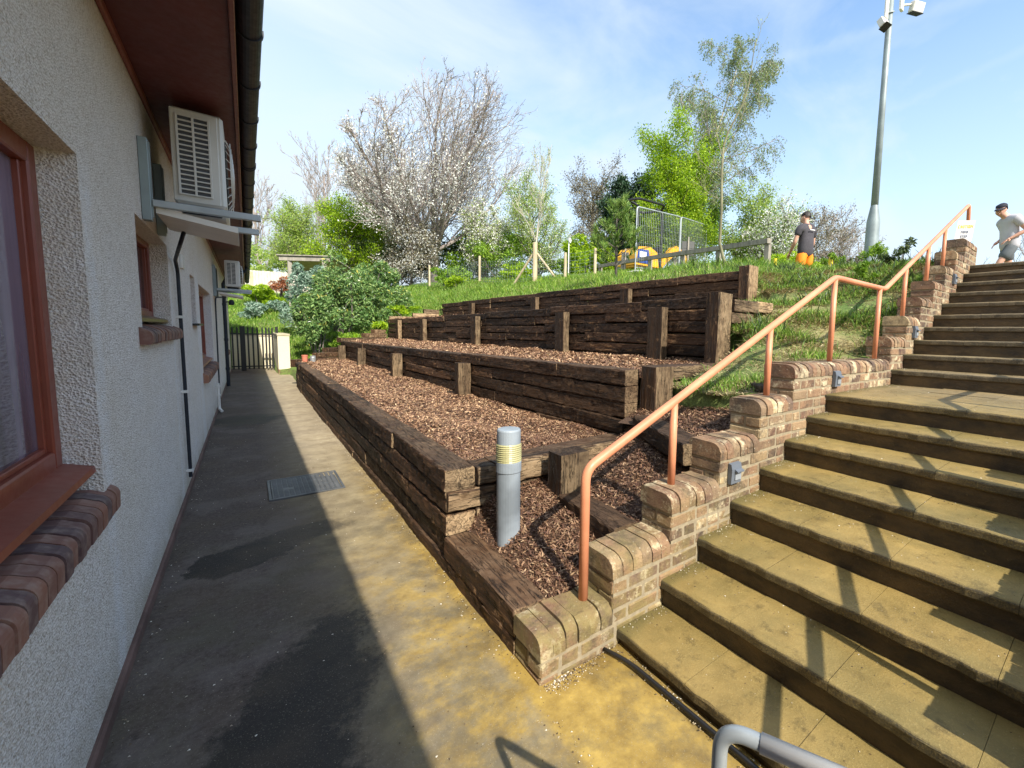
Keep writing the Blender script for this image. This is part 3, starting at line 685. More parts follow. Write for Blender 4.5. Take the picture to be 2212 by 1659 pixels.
# ============================================================ BRICK STAIR WALLS AND STAIRS
PX = [.94, 1.353, 1.772, 2.2, 2.63, 3.06, 5.03, 5.46, 5.88, 6.31, 6.74, 7.17, 7.60]
PT = [.22, .45, .68, .905, 1.14, 1.37, 1.60, 1.83, 2.06, 2.285, 2.515, 2.745, 2.97]
PXE = 8.25
NX = [1.388, 1.70, 2.01, 2.33, 2.65, 2.97, 3.285, 3.59, 5.065, 5.395, 5.71, 6.04, 6.37, 6.685, 6.99, 7.29, 7.60, 7.906]
NZ = [.078, .23, .375, .525, .68, .83, .972, 1.118, 1.268, 1.42, 1.575, 1.727, 1.88, 2.035, 2.19, 2.345, 2.495, 2.64]
def tread_z(x):
    z = -.02
    for a, b in zip(NX, NZ):
        if x >= a: z = b
    return z
def brick_wall(yf, yb, label):
    sg = 1 if yb > yf else -1       # yf: face towards the steps
    r_ = empty('brick_stair_wall', (PX[0], yf, 0), label, 'brick wall', 'stepped brick walls beside the stairs')
    core = MB()
    for i, (x, t_) in enumerate(zip(PX, PT)):
        x1 = PX[i+1] if i+1 < len(PX) else PXE
        core.box(x+.006, x1+.006, min(yf+sg*.004, yb-sg*.004), max(yf+sg*.004, yb-sg*.004), -.1, t_-.104)
        core.box(x+.008, x1+.004, min(yf+sg*.055, yb-sg*.012), max(yf+sg*.055, yb-sg*.012), t_-.105, t_-.016)
    core.build('mortar_core', M['mortar'], r_)
    br = MB(); ch = .0767; c = -.045-ch; row = 0
    lo, hi = min(yf, yb), max(yf, yb)
    while c < 2.9:
        zt, zb = c+ch-.010, c
        # pieces: every run of piers high enough for this course
        st = None
        for i, t_ in enumerate(PT):
            if t_-.108 >= zt-.012: st = PX[i]; break
        if st is not None:
            x = st; k = 0; odd = row % 2
            while x < PXE-.03:
                if tread_z(x-.5) > zt+.25: break
                ln = .1025 if (k == 0 and odd) else (.215 if rng.random() < .62 else .1025)
                x1 = min(x+ln-.002, PXE)
                j = rng.normal(0, .0014)
                if k == 0:
                    if odd: br.box(x+j, x1, lo+.001, hi-.001, zb, zt, .008, jit=.0018)
                    else:
                        m_ = (lo+hi)/2; br.box(x+j, x1, lo+j, m_-.005, zb, zt, .008, jit=.0018); br.box(x-j, x1, m_+.005, hi, zb, zt, .008, jit=.0018)
                else:
                    br.box(x, x1, yf+j if sg > 0 else yf-.09, yf+.09 if sg > 0 else yf+j, zb, zt, .008, jit=.0018)
                    if tread_z(x) < 9: br.box(x, x1, yb-sg*.05, yb, zb, zt, .008, jit=.0018)
                x += ln+.008; k += 1
        c += ch; row += 1
    br.build('brickwork', M['brick'], r_)
    cp = MB(); k = .07
    for i, (x, t_) in enumerate(zip(PX, PT)):
        x1 = PX[i+1]+.0 if i+1 < len(PX) else PXE
        xx = x-.004; n_ = max(1, round((x1-xx)/.0715)); w = (x1-xx)/n_
        for q in range(n_):
            a, b = xx+q*w, xx+(q+1)*w-.0055
            if q == n_-1 and i+1 < len(PX): b = PX[i+1]-.002
            dz = rng.normal(0, .003); dy = rng.normal(0, .003); kk = k*rng.uniform(.85, 1.1)
            yo = yf-sg*.004+dy
            pr = [(yb+sg*.003, t_-.103), (yb+sg*.003, t_+dz-.012), (yb-sg*.012, t_+dz)]
            pr += [(yo+sg*kk-sg*kk*math.sin(a_), t_+dz-kk+kk*math.cos(a_)) for a_ in np.linspace(0, math.pi/2, 8)]
            pr += [(yo, t_-.103)]
            cp.prism([(y_+rng.normal(0, .0012), z_+rng.normal(0, .0012)) for y_, z_ in pr], a+rng.normal(0, .0012), b+rng.normal(0, .0012), 'x')
    cp.build('coping', M['brick'], r_)
    return r_
brick_wall(1.505, 1.742, 'stepped brick wall with rounded coping carrying the orange handrail')
brick_wall(-.13, -.365, 'second stepped brick wall on the near side of the stairs')
stair = empty('staircase', (1.4, .7, 0), 'wide wet stone staircase climbing to the upper level', 'staircase')
YA, YB = -.128, 1.503
for i, (x, z) in enumerate(zip(NX, NZ)):
    xe = NX[i+1]+.02 if i+1 < len(NX) else 8.22
    mb = MB(); th = .052; r_ = .017
    yj = [YA]+[v for v in (np.arange(YB-.43, YA, -.441)[::-1] if i % 2 == 0 else np.arange(YB-.435, YA, -.441)[::-1])]+[YB]
    xr_ = [(x, xe)] if xe-x < 1 else [(x, x+.5), (x+.5, x+1.0), (x+1.0, xe)]
    for (xa, xb) in xr_:
        for ya, yb in zip(yj, yj[1:]):
            dz = rng.normal(0, .0012)
            if xa == x:
                ns = max(2, int((yb-ya)/.05)); yy = np.linspace(ya+.0008, yb-.0008, ns+1)
                prof = [(xb-.002, z+dz-th), (xb-.002, z+dz)]+[(xa+r_-r_*math.sin(a), z+dz-r_+r_*math.cos(a)) for a in np.linspace(0, math.pi/2, 6)]+[(xa, z+dz-th+.008), (xa+.008, z+dz-th)]
                V = []; m_ = len(prof)
                for y in yy:
                    wob = .0022*math.sin(y*23+i*3)+.0018*math.sin(y*61+i)
                    for (px_, pz) in prof: V.append((px_+(wob if px_ < xa+.03 else 0)+rng.normal(0, .0005), y, pz+(.4*wob if px_ < xa+.03 else 0)))
                F = [(a*m_+b, a*m_+(b+1) % m_, (a+1)*m_+(b+1) % m_, (a+1)*m_+b) for a in range(len(yy)-1) for b in range(m_)]+[tuple(range(m_))[::-1], tuple(range((len(yy)-1)*m_, len(yy)*m_))]
                mb.add(V, F)
            else: mb.box(xa+.003, xb-.002, ya+.0008, yb-.0008, z+dz-th, z+dz, .0015)
    mb.build('tread', M['tread'], stair)
    zb = NZ[i-1]-.06 if i else -.1
    mb = MB(); mb.box(x+.018, xe+.05, YA+.001, YB-.001, zb, z-th-.0015, 0); mb.build('riser', M['riser'], stair)
# hand rails
def handrail(Y, label, mat_='orange_paint'):
    bends = [(1.27, Y, .20), (1.27, Y, .885), (3.93, Y, 2.085), (5.12, Y, 2.085), (8.20, Y, 3.55), (8.30, Y, 3.0)]
    r_ = empty('handrail', (1.27, Y, .22), label, 'handrail', 'orange pipe handrails on the brick walls')
    mb = MB(); mb.tube(fillet(bends, .065, 8), .0245, 18); mb.build('rail', M[mat_], r_, smooth=True)
    for x, zb in ((1.91, .66), (2.92, 1.12), (3.93, 1.35), (4.98, 1.35), (5.72, 1.80), (6.48, 2.26), (7.12, 2.49)):
        zt = np.interp(x, [1.27, 3.93, 5.12, 8.2], [.885, 2.085, 2.085, 3.55])-.01
        mb = MB(); mb.tube([(x, Y, zb), (x, Y, zt)], .0225, 16); mb.build('post', M[mat_], r_, smooth=True)
    return r_
handrail(1.638, 'salmon orange pipe handrail on the brick wall beside the timber terraces')
handrail(-.25, 'orange pipe handrail on the nearer side of the stairs')
def step_light(x, z):
    r_ = empty('step_light', (x, 1.505, z), None, 'wall light', 'grey step lights in the brick wall')
    mb = MB(); w, h = .052, .066
    mb.prism([(1.503, z+h), (1.482, z+h-.004), (1.474, z+h-.035), (1.478, z-h+.004), (1.503, z-h)], x-w, x+w, 'x')
    mb.build('housing', M['light_grey'], r_)
    mb = MB(); mb.box(x-w*.35, x+w*.82, 1.4695, 1.476, z-h*.62, z+.012, .002); mb.build('lens', M['lens'], r_)
    mb = MB(); mb.prism([(1.475, z+.030), (1.452, z+.020), (1.452, z+.012), (1.475, z+.014)], x-w*.45, x+w*.92, 'x'); mb.build('hood', M['light_grey'], r_)
    return r_
for (x, z, lb) in ((2.335, .708, 'lowest grey step light in the brick wall beside the lower flight'), (3.74, 1.235, 'grey step light in the long brick wall at the landing'),
                   (5.68, 1.66, 'third grey step light from the bottom just above the landing'), (7.10, 2.37, 'highest grey step light near the top of the stairs')):
    step_light(x, z)['label'] = lb
mb = MB(); hp = fillet([(1.30, 1.50, .012), (1.335, 1.36, .02), (1.345, 1.1, .016), (1.352, .7, .018), (1.34, .2, .014), (1.36, -.4, .016)], .08)
mb.tube(hp, .010, 8); tag(mb.build('hose', M['hose'], smooth=True), 'black hose lying along the foot of the bottom step', 'hose')
# grey and white hoop barrier in front of the camera
hb = empty('grab_rail', (.59, .36, 0), 'galvanised grab rail with a white sleeve in front of the stairs', 'grab rail')
mb = MB(); mb.tube(fillet([(.583, .372, 0), (.583, .372, .911), (.88, -.33, .911), (.88, -.33, 0)], .045, 10), .0125, 14); mb.build('tube', M['galv'], hb, smooth=True)
mb = MB(); mb.tube([(.607, .315, .911), (.856, -.273, .911)], .0148, 14); mb.build('sleeve', M['white_plastic'], hb, smooth=True)

# ============================================================ SLEEPERS
def sleeper(p0, p1, dep, z0, z1, name, parent, mat_, side=1, tuck=0.0):
    """squared timber from p0 to p1 (outer face line), dep thick towards side; end and face irregular"""
    p0, p1 = np.array(p0, float), np.array(p1, float); Ln = np.linalg.norm(p1-p0); d = (p1-p0)/Ln; nrm = np.array([-d[1], d[0]])*side
    h = z1-z0; r_ = .016
    ns = max(3, int(Ln/.042)); s_ = np.linspace(0, Ln, ns+1)
    c = [];
    for (u, w_, a0) in ((dep-r_, h-r_, 0), (r_, h-r_, 90), (r_, r_, 180), (dep-r_, r_, 270)):
        for a in (0, 45, 90): c.append((u+r_*math.cos(R(a0+a)), w_+r_*math.sin(R(a0+a))))
    # extra mid points so faces can undulate
    pts = []
    for i in range(12):
        a, b = c[i], c[(i+1) % 12]; pts.append(a)
        if i % 3 == 2: pts += [(a[0]*.66+b[0]*.34, a[1]*.66+b[1]*.34), (a[0]*.33+b[0]*.67, a[1]*.33+b[1]*.67)]
    pts = np.array(pts); m_ = len(pts); cen = np.array([dep/2, h/2])
    f1, f2, f3 = rng.uniform(1.1, 2.4), rng.uniform(3, 6), rng.uniform(9, 15); ph = rng.uniform(0, 6.3, (3, m_)); ph[0] = ph[0, 0]+np.arange(m_)*.45; ph[1] = ph[1, 0]+np.arange(m_)*.8
    V = []
    for t_ in s_:
        wob = .004*np.sin(f1*t_+ph[0])+.0025*np.sin(f2*t_+ph[1])+.0013*np.sin(f3*t_+ph[2])+rng.normal(0, .0024, m_)
        q = pts+(pts-cen)/np.linalg.norm(pts-cen, axis=1, keepdims=True)*(wob[:, None]-.0015)
        if t_ in (s_[0], s_[-1]): q = cen+(q-cen)*.965
        xy = p0[None]+d*t_+nrm[None]*q[:, :1]
        V.append(np.concatenate([xy, z0+q[:, 1:2]], 1))
    # slightly inset end caps
    capi = rng.normal(0, .002, 2); V = [V[0]+np.array([*(-d*(.004+capi[0])), 0]), *V[0:1], *V[1:-1], *V[-1:], V[-1]+np.array([*(d*(.004+capi[1])), 0])]
    V[1] = cen_fix(V[1], V[0], 1.035, d); V[-2] = cen_fix(V[-2], V[-1], 1.035, d)
    K = len(V); F = [(a*m_+b, a*m_+(b+1) % m_, (a+1)*m_+(b+1) % m_, (a+1)*m_+b) for a in range(K-1) for b in range(m_)]+[tuple(range(m_))[::-1], tuple(range((K-1)*m_, K*m_))]
    mb = MB(); mb.add(np.concatenate(V), F)
    return mb.build(name, M[mat_], parent, smooth=False)
def cen_fix(v, other, k, d):
    c_ = v.mean(0); return c_+(v-c_)*k
def post(x0, x1, y0, y1, z0, z1, parent):
    ns = max(3, int((z1-z0)/.06)); mb = MB(); r_ = .012
    c = []
    for (u, w_, a0) in ((x1-r_, y1-r_, 0), (x0+r_, y1-r_, 90), (x0+r_, y0+r_, 180), (x1-r_, y0+r_, 270)):
        for a in (0, 45, 90): c.append((u+r_*math.cos(R(a0+a)), w_+r_*math.sin(R(a0+a))))
    c = np.array(c); m_ = len(c); cen = c.mean(0); V = []
    ph = rng.uniform(0, 6, m_); lean = rng.normal(0, .006, 2)
    for k, z in enumerate(np.linspace(z0, z1, ns+1)):
        q = c+(c-cen)*(.02*np.sin(z*9+ph))[:, None]+rng.normal(0, .001, c.shape)+lean*(z-z0)
        V.append(np.concatenate([q, np.full((m_, 1), z)+(rng.normal(0, .002, (m_, 1)) if k == ns else 0)], 1))
    F = [(a*m_+b, a*m_+(b+1) % m_, (a+1)*m_+(b+1) % m_, (a+1)*m_+b) for a in range(ns) for b in range(m_)]+[tuple(range(m_))[::-1], tuple(range(ns*m_, (ns+1)*m_))]
    mb.add(np.concatenate(V), F); return mb.build('post', M['wood_z'], parent)
def timber_wall(p0, p1, zt0, zt1, n, h, dep, parent, mat_='wood_y', side=-1, first=None, lens=(1.9, 2.6)):
    """n courses of sleepers from p0 to p1, top heights zt0 to zt1"""
    p0, p1 = np.array(p0, float), np.array(p1, float); Ln = np.linalg.norm(p1-p0); d = (p1-p0)/Ln; nr = np.array([-d[1], d[0]])*side
    for c_ in range(n):
        t_ = 0.0; k = 0
        while t_ < Ln-.05:
            l_ = rng.uniform(*lens) if k or c_ % 2 else rng.uniform(lens[0]*.5, lens[1]*.7)
            e = min(Ln, t_+l_)
            if Ln-e < .45: e = Ln
            zt = zt0+(zt1-zt0)*((t_+e)/2/Ln)-c_*h
            off = rng.normal(0, .006)+(-.004 if c_ == 0 else .006)
            a, b = p0+d*(t_+.003)+nr*off, p0+d*(e-.003)+nr*(off+rng.normal(0, .004))
            sleeper(a, b, dep+rng.normal(0, .004), zt-h+.004+rng.normal(0, .002), zt-.002+rng.normal(0, .003), 'sleeper', parent, mat_, side)
            t_ = e; k += 1
G = 'dark timber sleeper retaining walls of the terraces'
# wall 1, along the path
tw1 = empty('retaining_wall', (.945, 2.7, 0), 'longest front sleeper wall standing directly along the path', 'retaining wall', G)
timber_wall((.945, 2.70), (.945, 13.7), .66, .655, 4, .148, .205, tw1)
timber_wall((.945, 1.745), (.945, 13.7), .078, .07, 1, .15, .21, tw1)
sleeper((.938, 1.76), (.938, 2.685), .20, .075, .225, 'sleeper', tw1, 'wood_y', -1)
# its return along X at the near end
S = empty('retaining_wall', (1.3, 2.65, 0), 'short sleeper return wall behind the grey bollard', 'retaining wall', G)
sleeper((1.165, 2.665), (1.285, 2.665), .2, .525, .652, 'sleeper', S, 'wood_x', 1)
sleeper((.962, 2.672), (1.29, 2.672), .2, .372, .508, 'sleeper', S, 'wood_x', 1)
sleeper((1.165, 2.685), (1.29, 2.685), .2, .222, .366, 'sleeper', S, 'wood_x', 1)
sleeper((1.30, 2.625), (2.57, 2.70), .235, .505, .662, 'sleeper', S, 'wood_x', 1)
sleeper((1.30, 2.66), (2.59, 2.72), .2, .355, .502, 'sleeper', S, 'wood_x', 1)
sleeper((1.30, 2.665), (2.59, 2.725), .2, .20, .352, 'sleeper', S, 'wood_x', 1)
post(1.625, 1.865, 2.365, 2.535, .15, .722, S)
# wall 2
A2, B2 = (2.60, 2.82), (2.22, 15.3)
tw2 = empty('retaining_wall', (2.5, 3, .6), 'second sleeper wall, behind the lowest bark bed', 'retaining wall', G)
timber_wall(A2, B2, 1.245, 1.165, 5, .150, .19, tw2)
def lx(A_, B_, y): return A_[0]+(B_[0]-A_[0])*(y-A_[1])/(B_[1]-A_[1])
for y in (6.05, 9.2, 12.2, 14.6):
    x = lx(A2, B2, y); post(x-.20, x-.012, y-.075, y+.075, .4, 1.13-.005*y, tw2)
post(2.765, 3.0, 2.60, 2.79, .55, 1.275, tw2)
# return of bed 2
S2 = empty('retaining_wall', (3.2, 2.75, .9), 'short sleeper return wall at the near end of the middle bark bed', 'retaining wall', G)
sleeper((3.01, 2.75), (3.69, 2.75), .22, 1.125, 1.268, 'sleeper', S2, 'wood_x', 1)
sleeper((3.70, 2.76), (4.22, 2.76), .22, 1.09, 1.262, 'sleeper', S2, 'wood_x', 1)
sleeper((3.01, 2.77), (3.62, 2.77), .22, .945, 1.115, 'sleeper', S2, 'wood_x', 1)
sleeper((3.01, 2.78), (3.2, 2.78), .2, .80, .94, 'sleeper', S2, 'wood_x', 1)
# wall 3
A3, B3 = (4.42, 3.2), (3.84, 16.4)
tw3 = empty('retaining_wall', (4.3, 3.3, 1.2), 'third sleeper wall, behind the middle bark bed with the most posts', 'retaining wall', G)
timber_wall(A3, B3, 2.055, 1.90, 6, .150, .2, tw3)
for y in (4.05, 6.2, 9.5, 12.8, 15.0):
    x = lx(A3, B3, y); post(x-.135, x-.012, y-.14, y+.13, 1.05, 1.955-.006*y, tw3)
post(4.19, 4.45, 2.99, 3.17, 1.10, 2.065, tw3)
S3 = empty('retaining_wall', (4.8, 3, 1.7), 'short worn sleepers poking out of the dry grass beside the third wall', 'retaining wall', G)
sleeper((4.46, 2.96), (4.97, 2.96), .2, 1.862, 2.005, 'sleeper', S3, 'wood_x', 1)
sleeper((4.975, 2.985), (5.36, 2.985), .2, 1.875, 2.012, 'sleeper', S3, 'wood_x', 1)
sleeper((4.46, 2.98), (4.90, 2.98), .2, 1.725, 1.858, 'sleeper', S3, 'wood_x', 1)
# wall 4
A4, B4 = (6.2, 4.08), (5.66, 16.2)
tw4 = empty('retaining_wall', (6.1, 4, 2), 'highest sleeper wall, below the grass bank and knee rail', 'retaining wall', G)
timber_wall(A4, B4, 2.64, 2.555, 5, .150, .2, tw4)
for y in (6.55, 9.9, 13.6):
    x = lx(A4, B4, y); post(x-.13, x-.012, y-.13, y+.13, 1.9, 2.50-.002*y, tw4)
post(6.17, 6.44, 3.87, 4.06, 1.9, 2.70, tw4)
# far end steps of the beds
S5 = empty('retaining_wall', (1.5, 14.5, .6), 'stepped sleepers closing the far end of the lowest bark bed', 'retaining wall', G)
sleeper((1.0, 13.95), (2.18, 15.0), .2, .50, .70, 'sleeper', S5, 'wood_x', 1); sleeper((1.55, 14.6), (2.2, 15.2), .2, .70, .84, 'sleeper', S5, 'wood_x', 1); sleeper((1.85, 14.95), (2.2, 15.3), .2, .84, .97, 'sleeper', S5, 'wood_x', 1)
S6 = empty('retaining_wall', (3, 15.6, 1.2), 'stepped sleepers closing the far end of the middle bark bed', 'retaining wall', G)
sleeper((2.25, 15.35), (3.75, 16.3), .2, 1.12, 1.27, 'sleeper', S6, 'wood_x', 1); sleeper((3.05, 15.95), (3.8, 16.45), .2, 1.27, 1.42, 'sleeper', S6, 'wood_x', 1); sleeper((3.4, 16.3), (3.8, 16.55), .2, 1.42, 1.55, 'sleeper', S6, 'wood_x', 1)
S7 = empty('retaining_wall', (4.5, 16.4, 1.9), 'stepped sleepers closing the far end of the highest bark bed', 'retaining wall', G)
sleeper((3.9, 16.45), (5.6, 16.3), .2, 1.88, 2.03, 'sleeper', S7, 'wood_x', 1); sleeper((4.7, 16.5), (5.6, 16.4), .2, 2.03, 2.18, 'sleeper', S7, 'wood_x', 1); sleeper((5.1, 16.5), (5.62, 16.45), .2, 2.18, 2.34, 'sleeper', S7, 'wood_x', 1)
# edging beams between the small bark beds beside the stairs
for (a, b, z0, z1, dp, lb) in (((1.60, 2.36), (1.56, 1.75), .30, .462, .19, 'low sleeper edging between the bollard and the brick wall'),
                               ((2.52, 2.62), (2.14, 1.75), .72, .868, .19, 'sleeper edging in the bark beside the middle of the brick wall'),
                               ((3.93, 2.72), (3.06, 1.75), 1.02, 1.175, .16, 'sleeper edging below the dry grass near the landing')):
    o = sleeper(a, b, dp, z0, z1, 'timber_edging', None, 'wood_y', 1); tag(o, lb, 'timber edging', 'sleeper edgings between the small bark beds')
# bark beds: sloping soil with loose chips
def bark_bed(poly, zf_, n, label, size=1.0, seed=0, weight=None):
    rg = np.random.default_rng(seed); poly = np.array(poly, float)
    x0, y0 = poly.min(0); x1, y1 = poly.max(0)
    def inside(x, y):
        c_ = np.zeros(x.shape, bool); j = len(poly)-1
        for i in range(len(poly)):
            a, b = poly[i], poly[j]
            c_ ^= ((a[1] > y) != (b[1] > y)) & (x < (b[0]-a[0])*(y-a[1])/(b[1]-a[1]+1e-12)+a[0]); j = i
        return c_
    nx_ = max(6, int((x1-x0)/.09)); ny_ = max(6, int((y1-y0)/.12)); X, Y = np.meshgrid(np.linspace(x0, x1, nx_), np.linspace(y0, y1, ny_), indexing='ij')
    Z = zf_(X, Y)+.012*np.sin(X*9+Y*3)+.010*np.sin(Y*7-X*4)
    ins = inside(X, Y); mb = MB()
    F = [(i*ny_+j, (i+1)*ny_+j, (i+1)*ny_+j+1, i*ny_+j+1) for i in range(nx_-1) for j in range(ny_-1) if ins[i, j] | ins[i+1, j] | ins[i, j+1] | ins[i+1, j+1]]
    mb.add(np.stack([X, Y, Z-.012], -1).reshape(-1, 3), F)
    root = mb.build('bark_mulch', M['soil'], smooth=True, fix=False); tag(root, label, 'bark mulch', kind='stuff')
    k = int(n*1.6); x = rg.uniform(x0, x1, k); y = y0+(y1-y0)*rg.uniform(0, 1, k)**(weight or 1.0); ok = inside(x, y); x, y = x[ok][:n], y[ok][:n]; k = len(x)
    z = zf_(x, y)+.012*np.sin(x*9+y*3)+.010*np.sin(y*7-x*4)+rg.uniform(-.008, .012, k)
    dist = np.hypot(x, y); sc = size*(.85+np.clip((dist-4)/12, 0, .9))
    ln = rg.uniform(.008, .024, k)*sc; wd = ln*rg.uniform(.14, .36, k); an = rg.uniform(0, 6.283, k); ti = rg.normal(0, .38, k); ro = rg.normal(0, .5, k)
    u = np.stack([np.cos(an)*np.cos(ti), np.sin(an)*np.cos(ti), np.sin(ti)], 1); v = np.stack([-np.sin(an)*np.cos(ro), np.cos(an)*np.cos(ro), np.sin(ro)], 1)
    c_ = np.stack([x, y, z], 1); lu, lv = u*ln[:, None], v*wd[:, None]
    mb = MB(); mb.quads(np.stack([c_-lu-lv*.5, c_+lu*.6-lv, c_+lu+lv*.4, c_-lu*.7+lv], 1)); mb.build('wood_chips', M['chips'], root, fix=False)
bark_bed([(1.13, 2.84), (2.62, 2.88), (2.28, 15.2), (1.05, 13.9)], lambda x, y: .585+.02*np.clip((x-1.1), 0, 2)+.0045*np.clip(y-4, 0, 12), 95000, 'bark mulch filling the lowest and widest terrace bed', 1.0, 1, 1.7)
bark_bed([(2.76, 2.95), (4.45, 2.95), (3.9, 16.3), (2.35, 15.3)], lambda x, y: 1.15+.062*np.clip((x-2.75+(y-2.9)*.032), 0, 2), 60000, 'bark mulch filling the middle terrace bed', 1.25, 2, 1.4)
bark_bed([(4.6, 3.3), (6.2, 4.0), (5.7, 16.2), (4.0, 16.3)], lambda x, y: 1.93+.10*np.clip((x-4.5+(y-3)*.032), 0, 2), 6000, 'bark mulch filling the highest terrace bed', 1.6, 3)
bark_bed([(1.08, 1.742), (1.66, 1.742), (1.68, 2.70), (1.10, 2.70)], lambda x, y: .185+.20*np.clip(x-1.1, 0, 1)+.20*(y-1.7)*np.clip((x-1.09)/.13, 0, 1), 9500, 'small bark bed around the grey bollard', .9, 4)
bark_bed([(1.70, 1.742), (2.30, 1.742), (2.66, 2.72), (1.72, 2.70)], lambda x, y: .42+.50*np.clip(x-1.72, 0, 1.1)-.10*(y-1.74), 9000, 'small sloping bark bed beside the second and third brick piers', .9, 5)
bark_bed([(2.30, 1.742), (3.12, 1.742), (4.0, 2.76), (2.62, 2.78)], lambda x, y: .80+.22*np.clip(x-2.3, 0, 2)-.04*(y-1.74), 10000, 'small shaded bark bed between two edging sleepers below the dry grass', .95, 6)

# ============================================================ SMALL THINGS
bl = empty('bollard', (1.22, 2.35, .3), 'grey pipe bollard with yellow tape wound round its top', 'bollard')
mb = MB(); mb.lathe(1.22, 2.35, [(.0715, .22), (.0715, .955), (.069, .962), (.066, .965)], 28); mb.build('pipe', M['pvc_grey'], bl, smooth=False)
mb = MB(); mb.lathe(1.22, 2.35, [(.0725, .700), (.077, .703), (.077, .762), (.0725, .766)], 28, False); mb.build('collar', M['pvc_grey'], bl)
mb = MB()
for k in range(9): mb.lathe(1.22, 2.35, [(.0722, .764+k*.0125), (.0775+.0008*(k % 2), .768+k*.0125), (.0722, .7765+k*.0125)], 28, False)
mb.build('tape', M['tape'], bl)
mc = empty('manhole_cover', (.39, 5.03, 0), 'rectangular iron manhole cover with raised tread bars in the path', 'manhole cover')
mb = MB(); x0, x1, y0, y1 = .095, .69, 4.73, 5.37
for q in ((x0, x1, y0, y0+.022), (x0, x1, y1-.022, y1), (x0, x0+.022, y0+.022, y1-.022), (x1-.022, x1, y0+.022, y1-.022)): mb.box(*q, -.02, .006, .002)
mb.build('frame', M['iron'], mc)
mb = MB(); mb.box(x0+.026, x1-.026, y0+.026, y1-.026, -.02, .002, .002)
ncol = 13; cw = (x1-x0-.07)/ncol
for i in range(ncol):
    yy = y0+.04+(i % 2)*.012
    while yy < y1-.055:
        if not (.30 < (yy-y0)/(y1-y0) < .46 and i in (2, 3)): mb.box(x0+.035+i*cw+.004, x0+.035+(i+1)*cw-.004, yy, yy+.016, .001, .0065, .002)
        yy += .028
for xk in (x0+.035+2*cw, x1-.035-3.5*cw): mb.box(xk+.006, xk+1.7*cw, y0+.22, y0+.27, .001, .005, .002)
mb.build('cover', M['iron'], mc)
# gate at the end of the path
gt = empty('gate', (.2, 19.5, 0), 'black metal picket gate at the far end of the path', 'gate')
mb = MB(); mb.box(-.20, -.06, 19.48, 19.56, 0, 1.55, .004); mb.build('post', M['black_metal'], gt)
mb = MB(); mb.box(.79, .87, 19.46, 19.54, 0, 1.56, .004); mb.build('post', M['black_metal'], gt)
mb = MB(); mb.box(-.45, .80, 19.50, 19.54, .13, .17); mb.box(-.45, .80, 19.50, 19.54, 1.26, 1.31); mb.build('rail', M['black_metal'], gt)
for i, x in enumerate((-.40, -.27, .02, .15, .28, .42, .52, .61, .70)):
    mb = MB(); mb.prism([(x-.024, .05), (x+.024, .05), (x+.024, 1.49), (x+.010, 1.53), (x-.010, 1.53), (x-.024, 1.49)], 19.475, 19.497, 'y'); mb.build('picket', M['black_metal'], gt)
cw_ = empty('garden_wall', (.9, 19, 0), 'low cream rendered wall with brick base and stone coping beside the gate', 'wall')
mb = MB(); mb.box(.76, 1.08, 17.55, 20.9, .16, 1.27, .006); mb.box(-.46, .76, 20.6, 20.9, 0, 1.20, .004); mb.build('render', M['cream'], cw_)
mb = MB(); mb.box(.745, 1.095, 17.53, 20.9, 1.27, 1.335, .006); mb.box(-.46, .745, 20.57, 20.93, 1.20, 1.26, .006); mb.build('coping', simple('coping_stone', (.50, .44, .30), .8, 0, .2, .3), cw_)
mb = MB()
for r_ in range(2):
    for k in range(15): mb.box(.757, 1.083, 17.545+k*.225+(r_*.11 if k else 0), 17.545+(k+1)*.225-.01+r_*.11, r_*.078, r_*.078+.068, .004)
mb.build('brick_base', M['brick'], cw_)
mb = MB(); mb.lathe(1.16, 13.75, [(.0, .55), (.052, .55), (.07, .80), (.074, .80), (.074, .83), (.062, .83), (.055, .79), (.0, .79)], 20, False); o = mb.build('plant_pot', M['terracotta']); tag(o, 'small terracotta pot on the far end of the front sleeper wall', 'plant pot')
mb = MB(); mb.lathe(1.36, 13.95, [(.0, .58), (.065, .58), (.065, .63), (.068, .64), (.065, .65), (.065, .74), (.068, .75), (.065, .76), (.065, .80), (.0, .80)], 20, False); o = mb.build('tin_can', M['tin']); tag(o, 'ribbed metal tin beside the terracotta pot', 'tin can')

# lamp column with floodlights
lp = empty('floodlight_column', (12.4, 4.35, 2.64), 'tall grey steel floodlight column with a thicker base section', 'lamp post')
lx_, ly_ = 12.4, 4.35
def colrad(z): return None
mb = MB(); mb.lathe(lx_, ly_, [(.168, 2.3), (.150, 4.55), (.085, 4.95)], 24, False); mb.build('base_section', M['galv_matt'], lp, smooth=True)
mb = MB(); mb.lathe(lx_, ly_, [(.084, 4.93), (.072, 7.5), (.066, 11.5)], 24); mb.build('shaft', M['galv_matt'], lp, smooth=True)
def flood(dx, dy, z, ang, tilt, w):
    Mx = Matrix.Rotation(ang, 3, 'Z')@Matrix.Rotation(tilt, 3, 'X')
    mb = MB(); v = []
    mb.box(-w, w, -.07, .07, -.11, .11, .015); V = mb.v[0]@np.array(Mx).T+np.array([lx_+dx, ly_+dy, z]); mb.v[0] = V
    f_ = mb.build('floodlight', M['white_plastic'], lp)
    mb = MB(); mb.box(-w*.9, w*.9, -.10, .10, -.125, -.112); V = mb.v[0]@np.array(Mx).T+np.array([lx_+dx, ly_+dy, z]); mb.v[0] = V; mb.build('glass', M['dark_in'], f_)
mb = MB(); mb.box(lx_+.07, lx_+.22, ly_-.22, ly_-.16, 9.50, 10.07, .01); mb.box(lx_-.22, lx_-.07, ly_+.0, ly_+.05, 9.30, 9.75, .01); mb.build('mounting_plate', M['white_plastic'], lp)
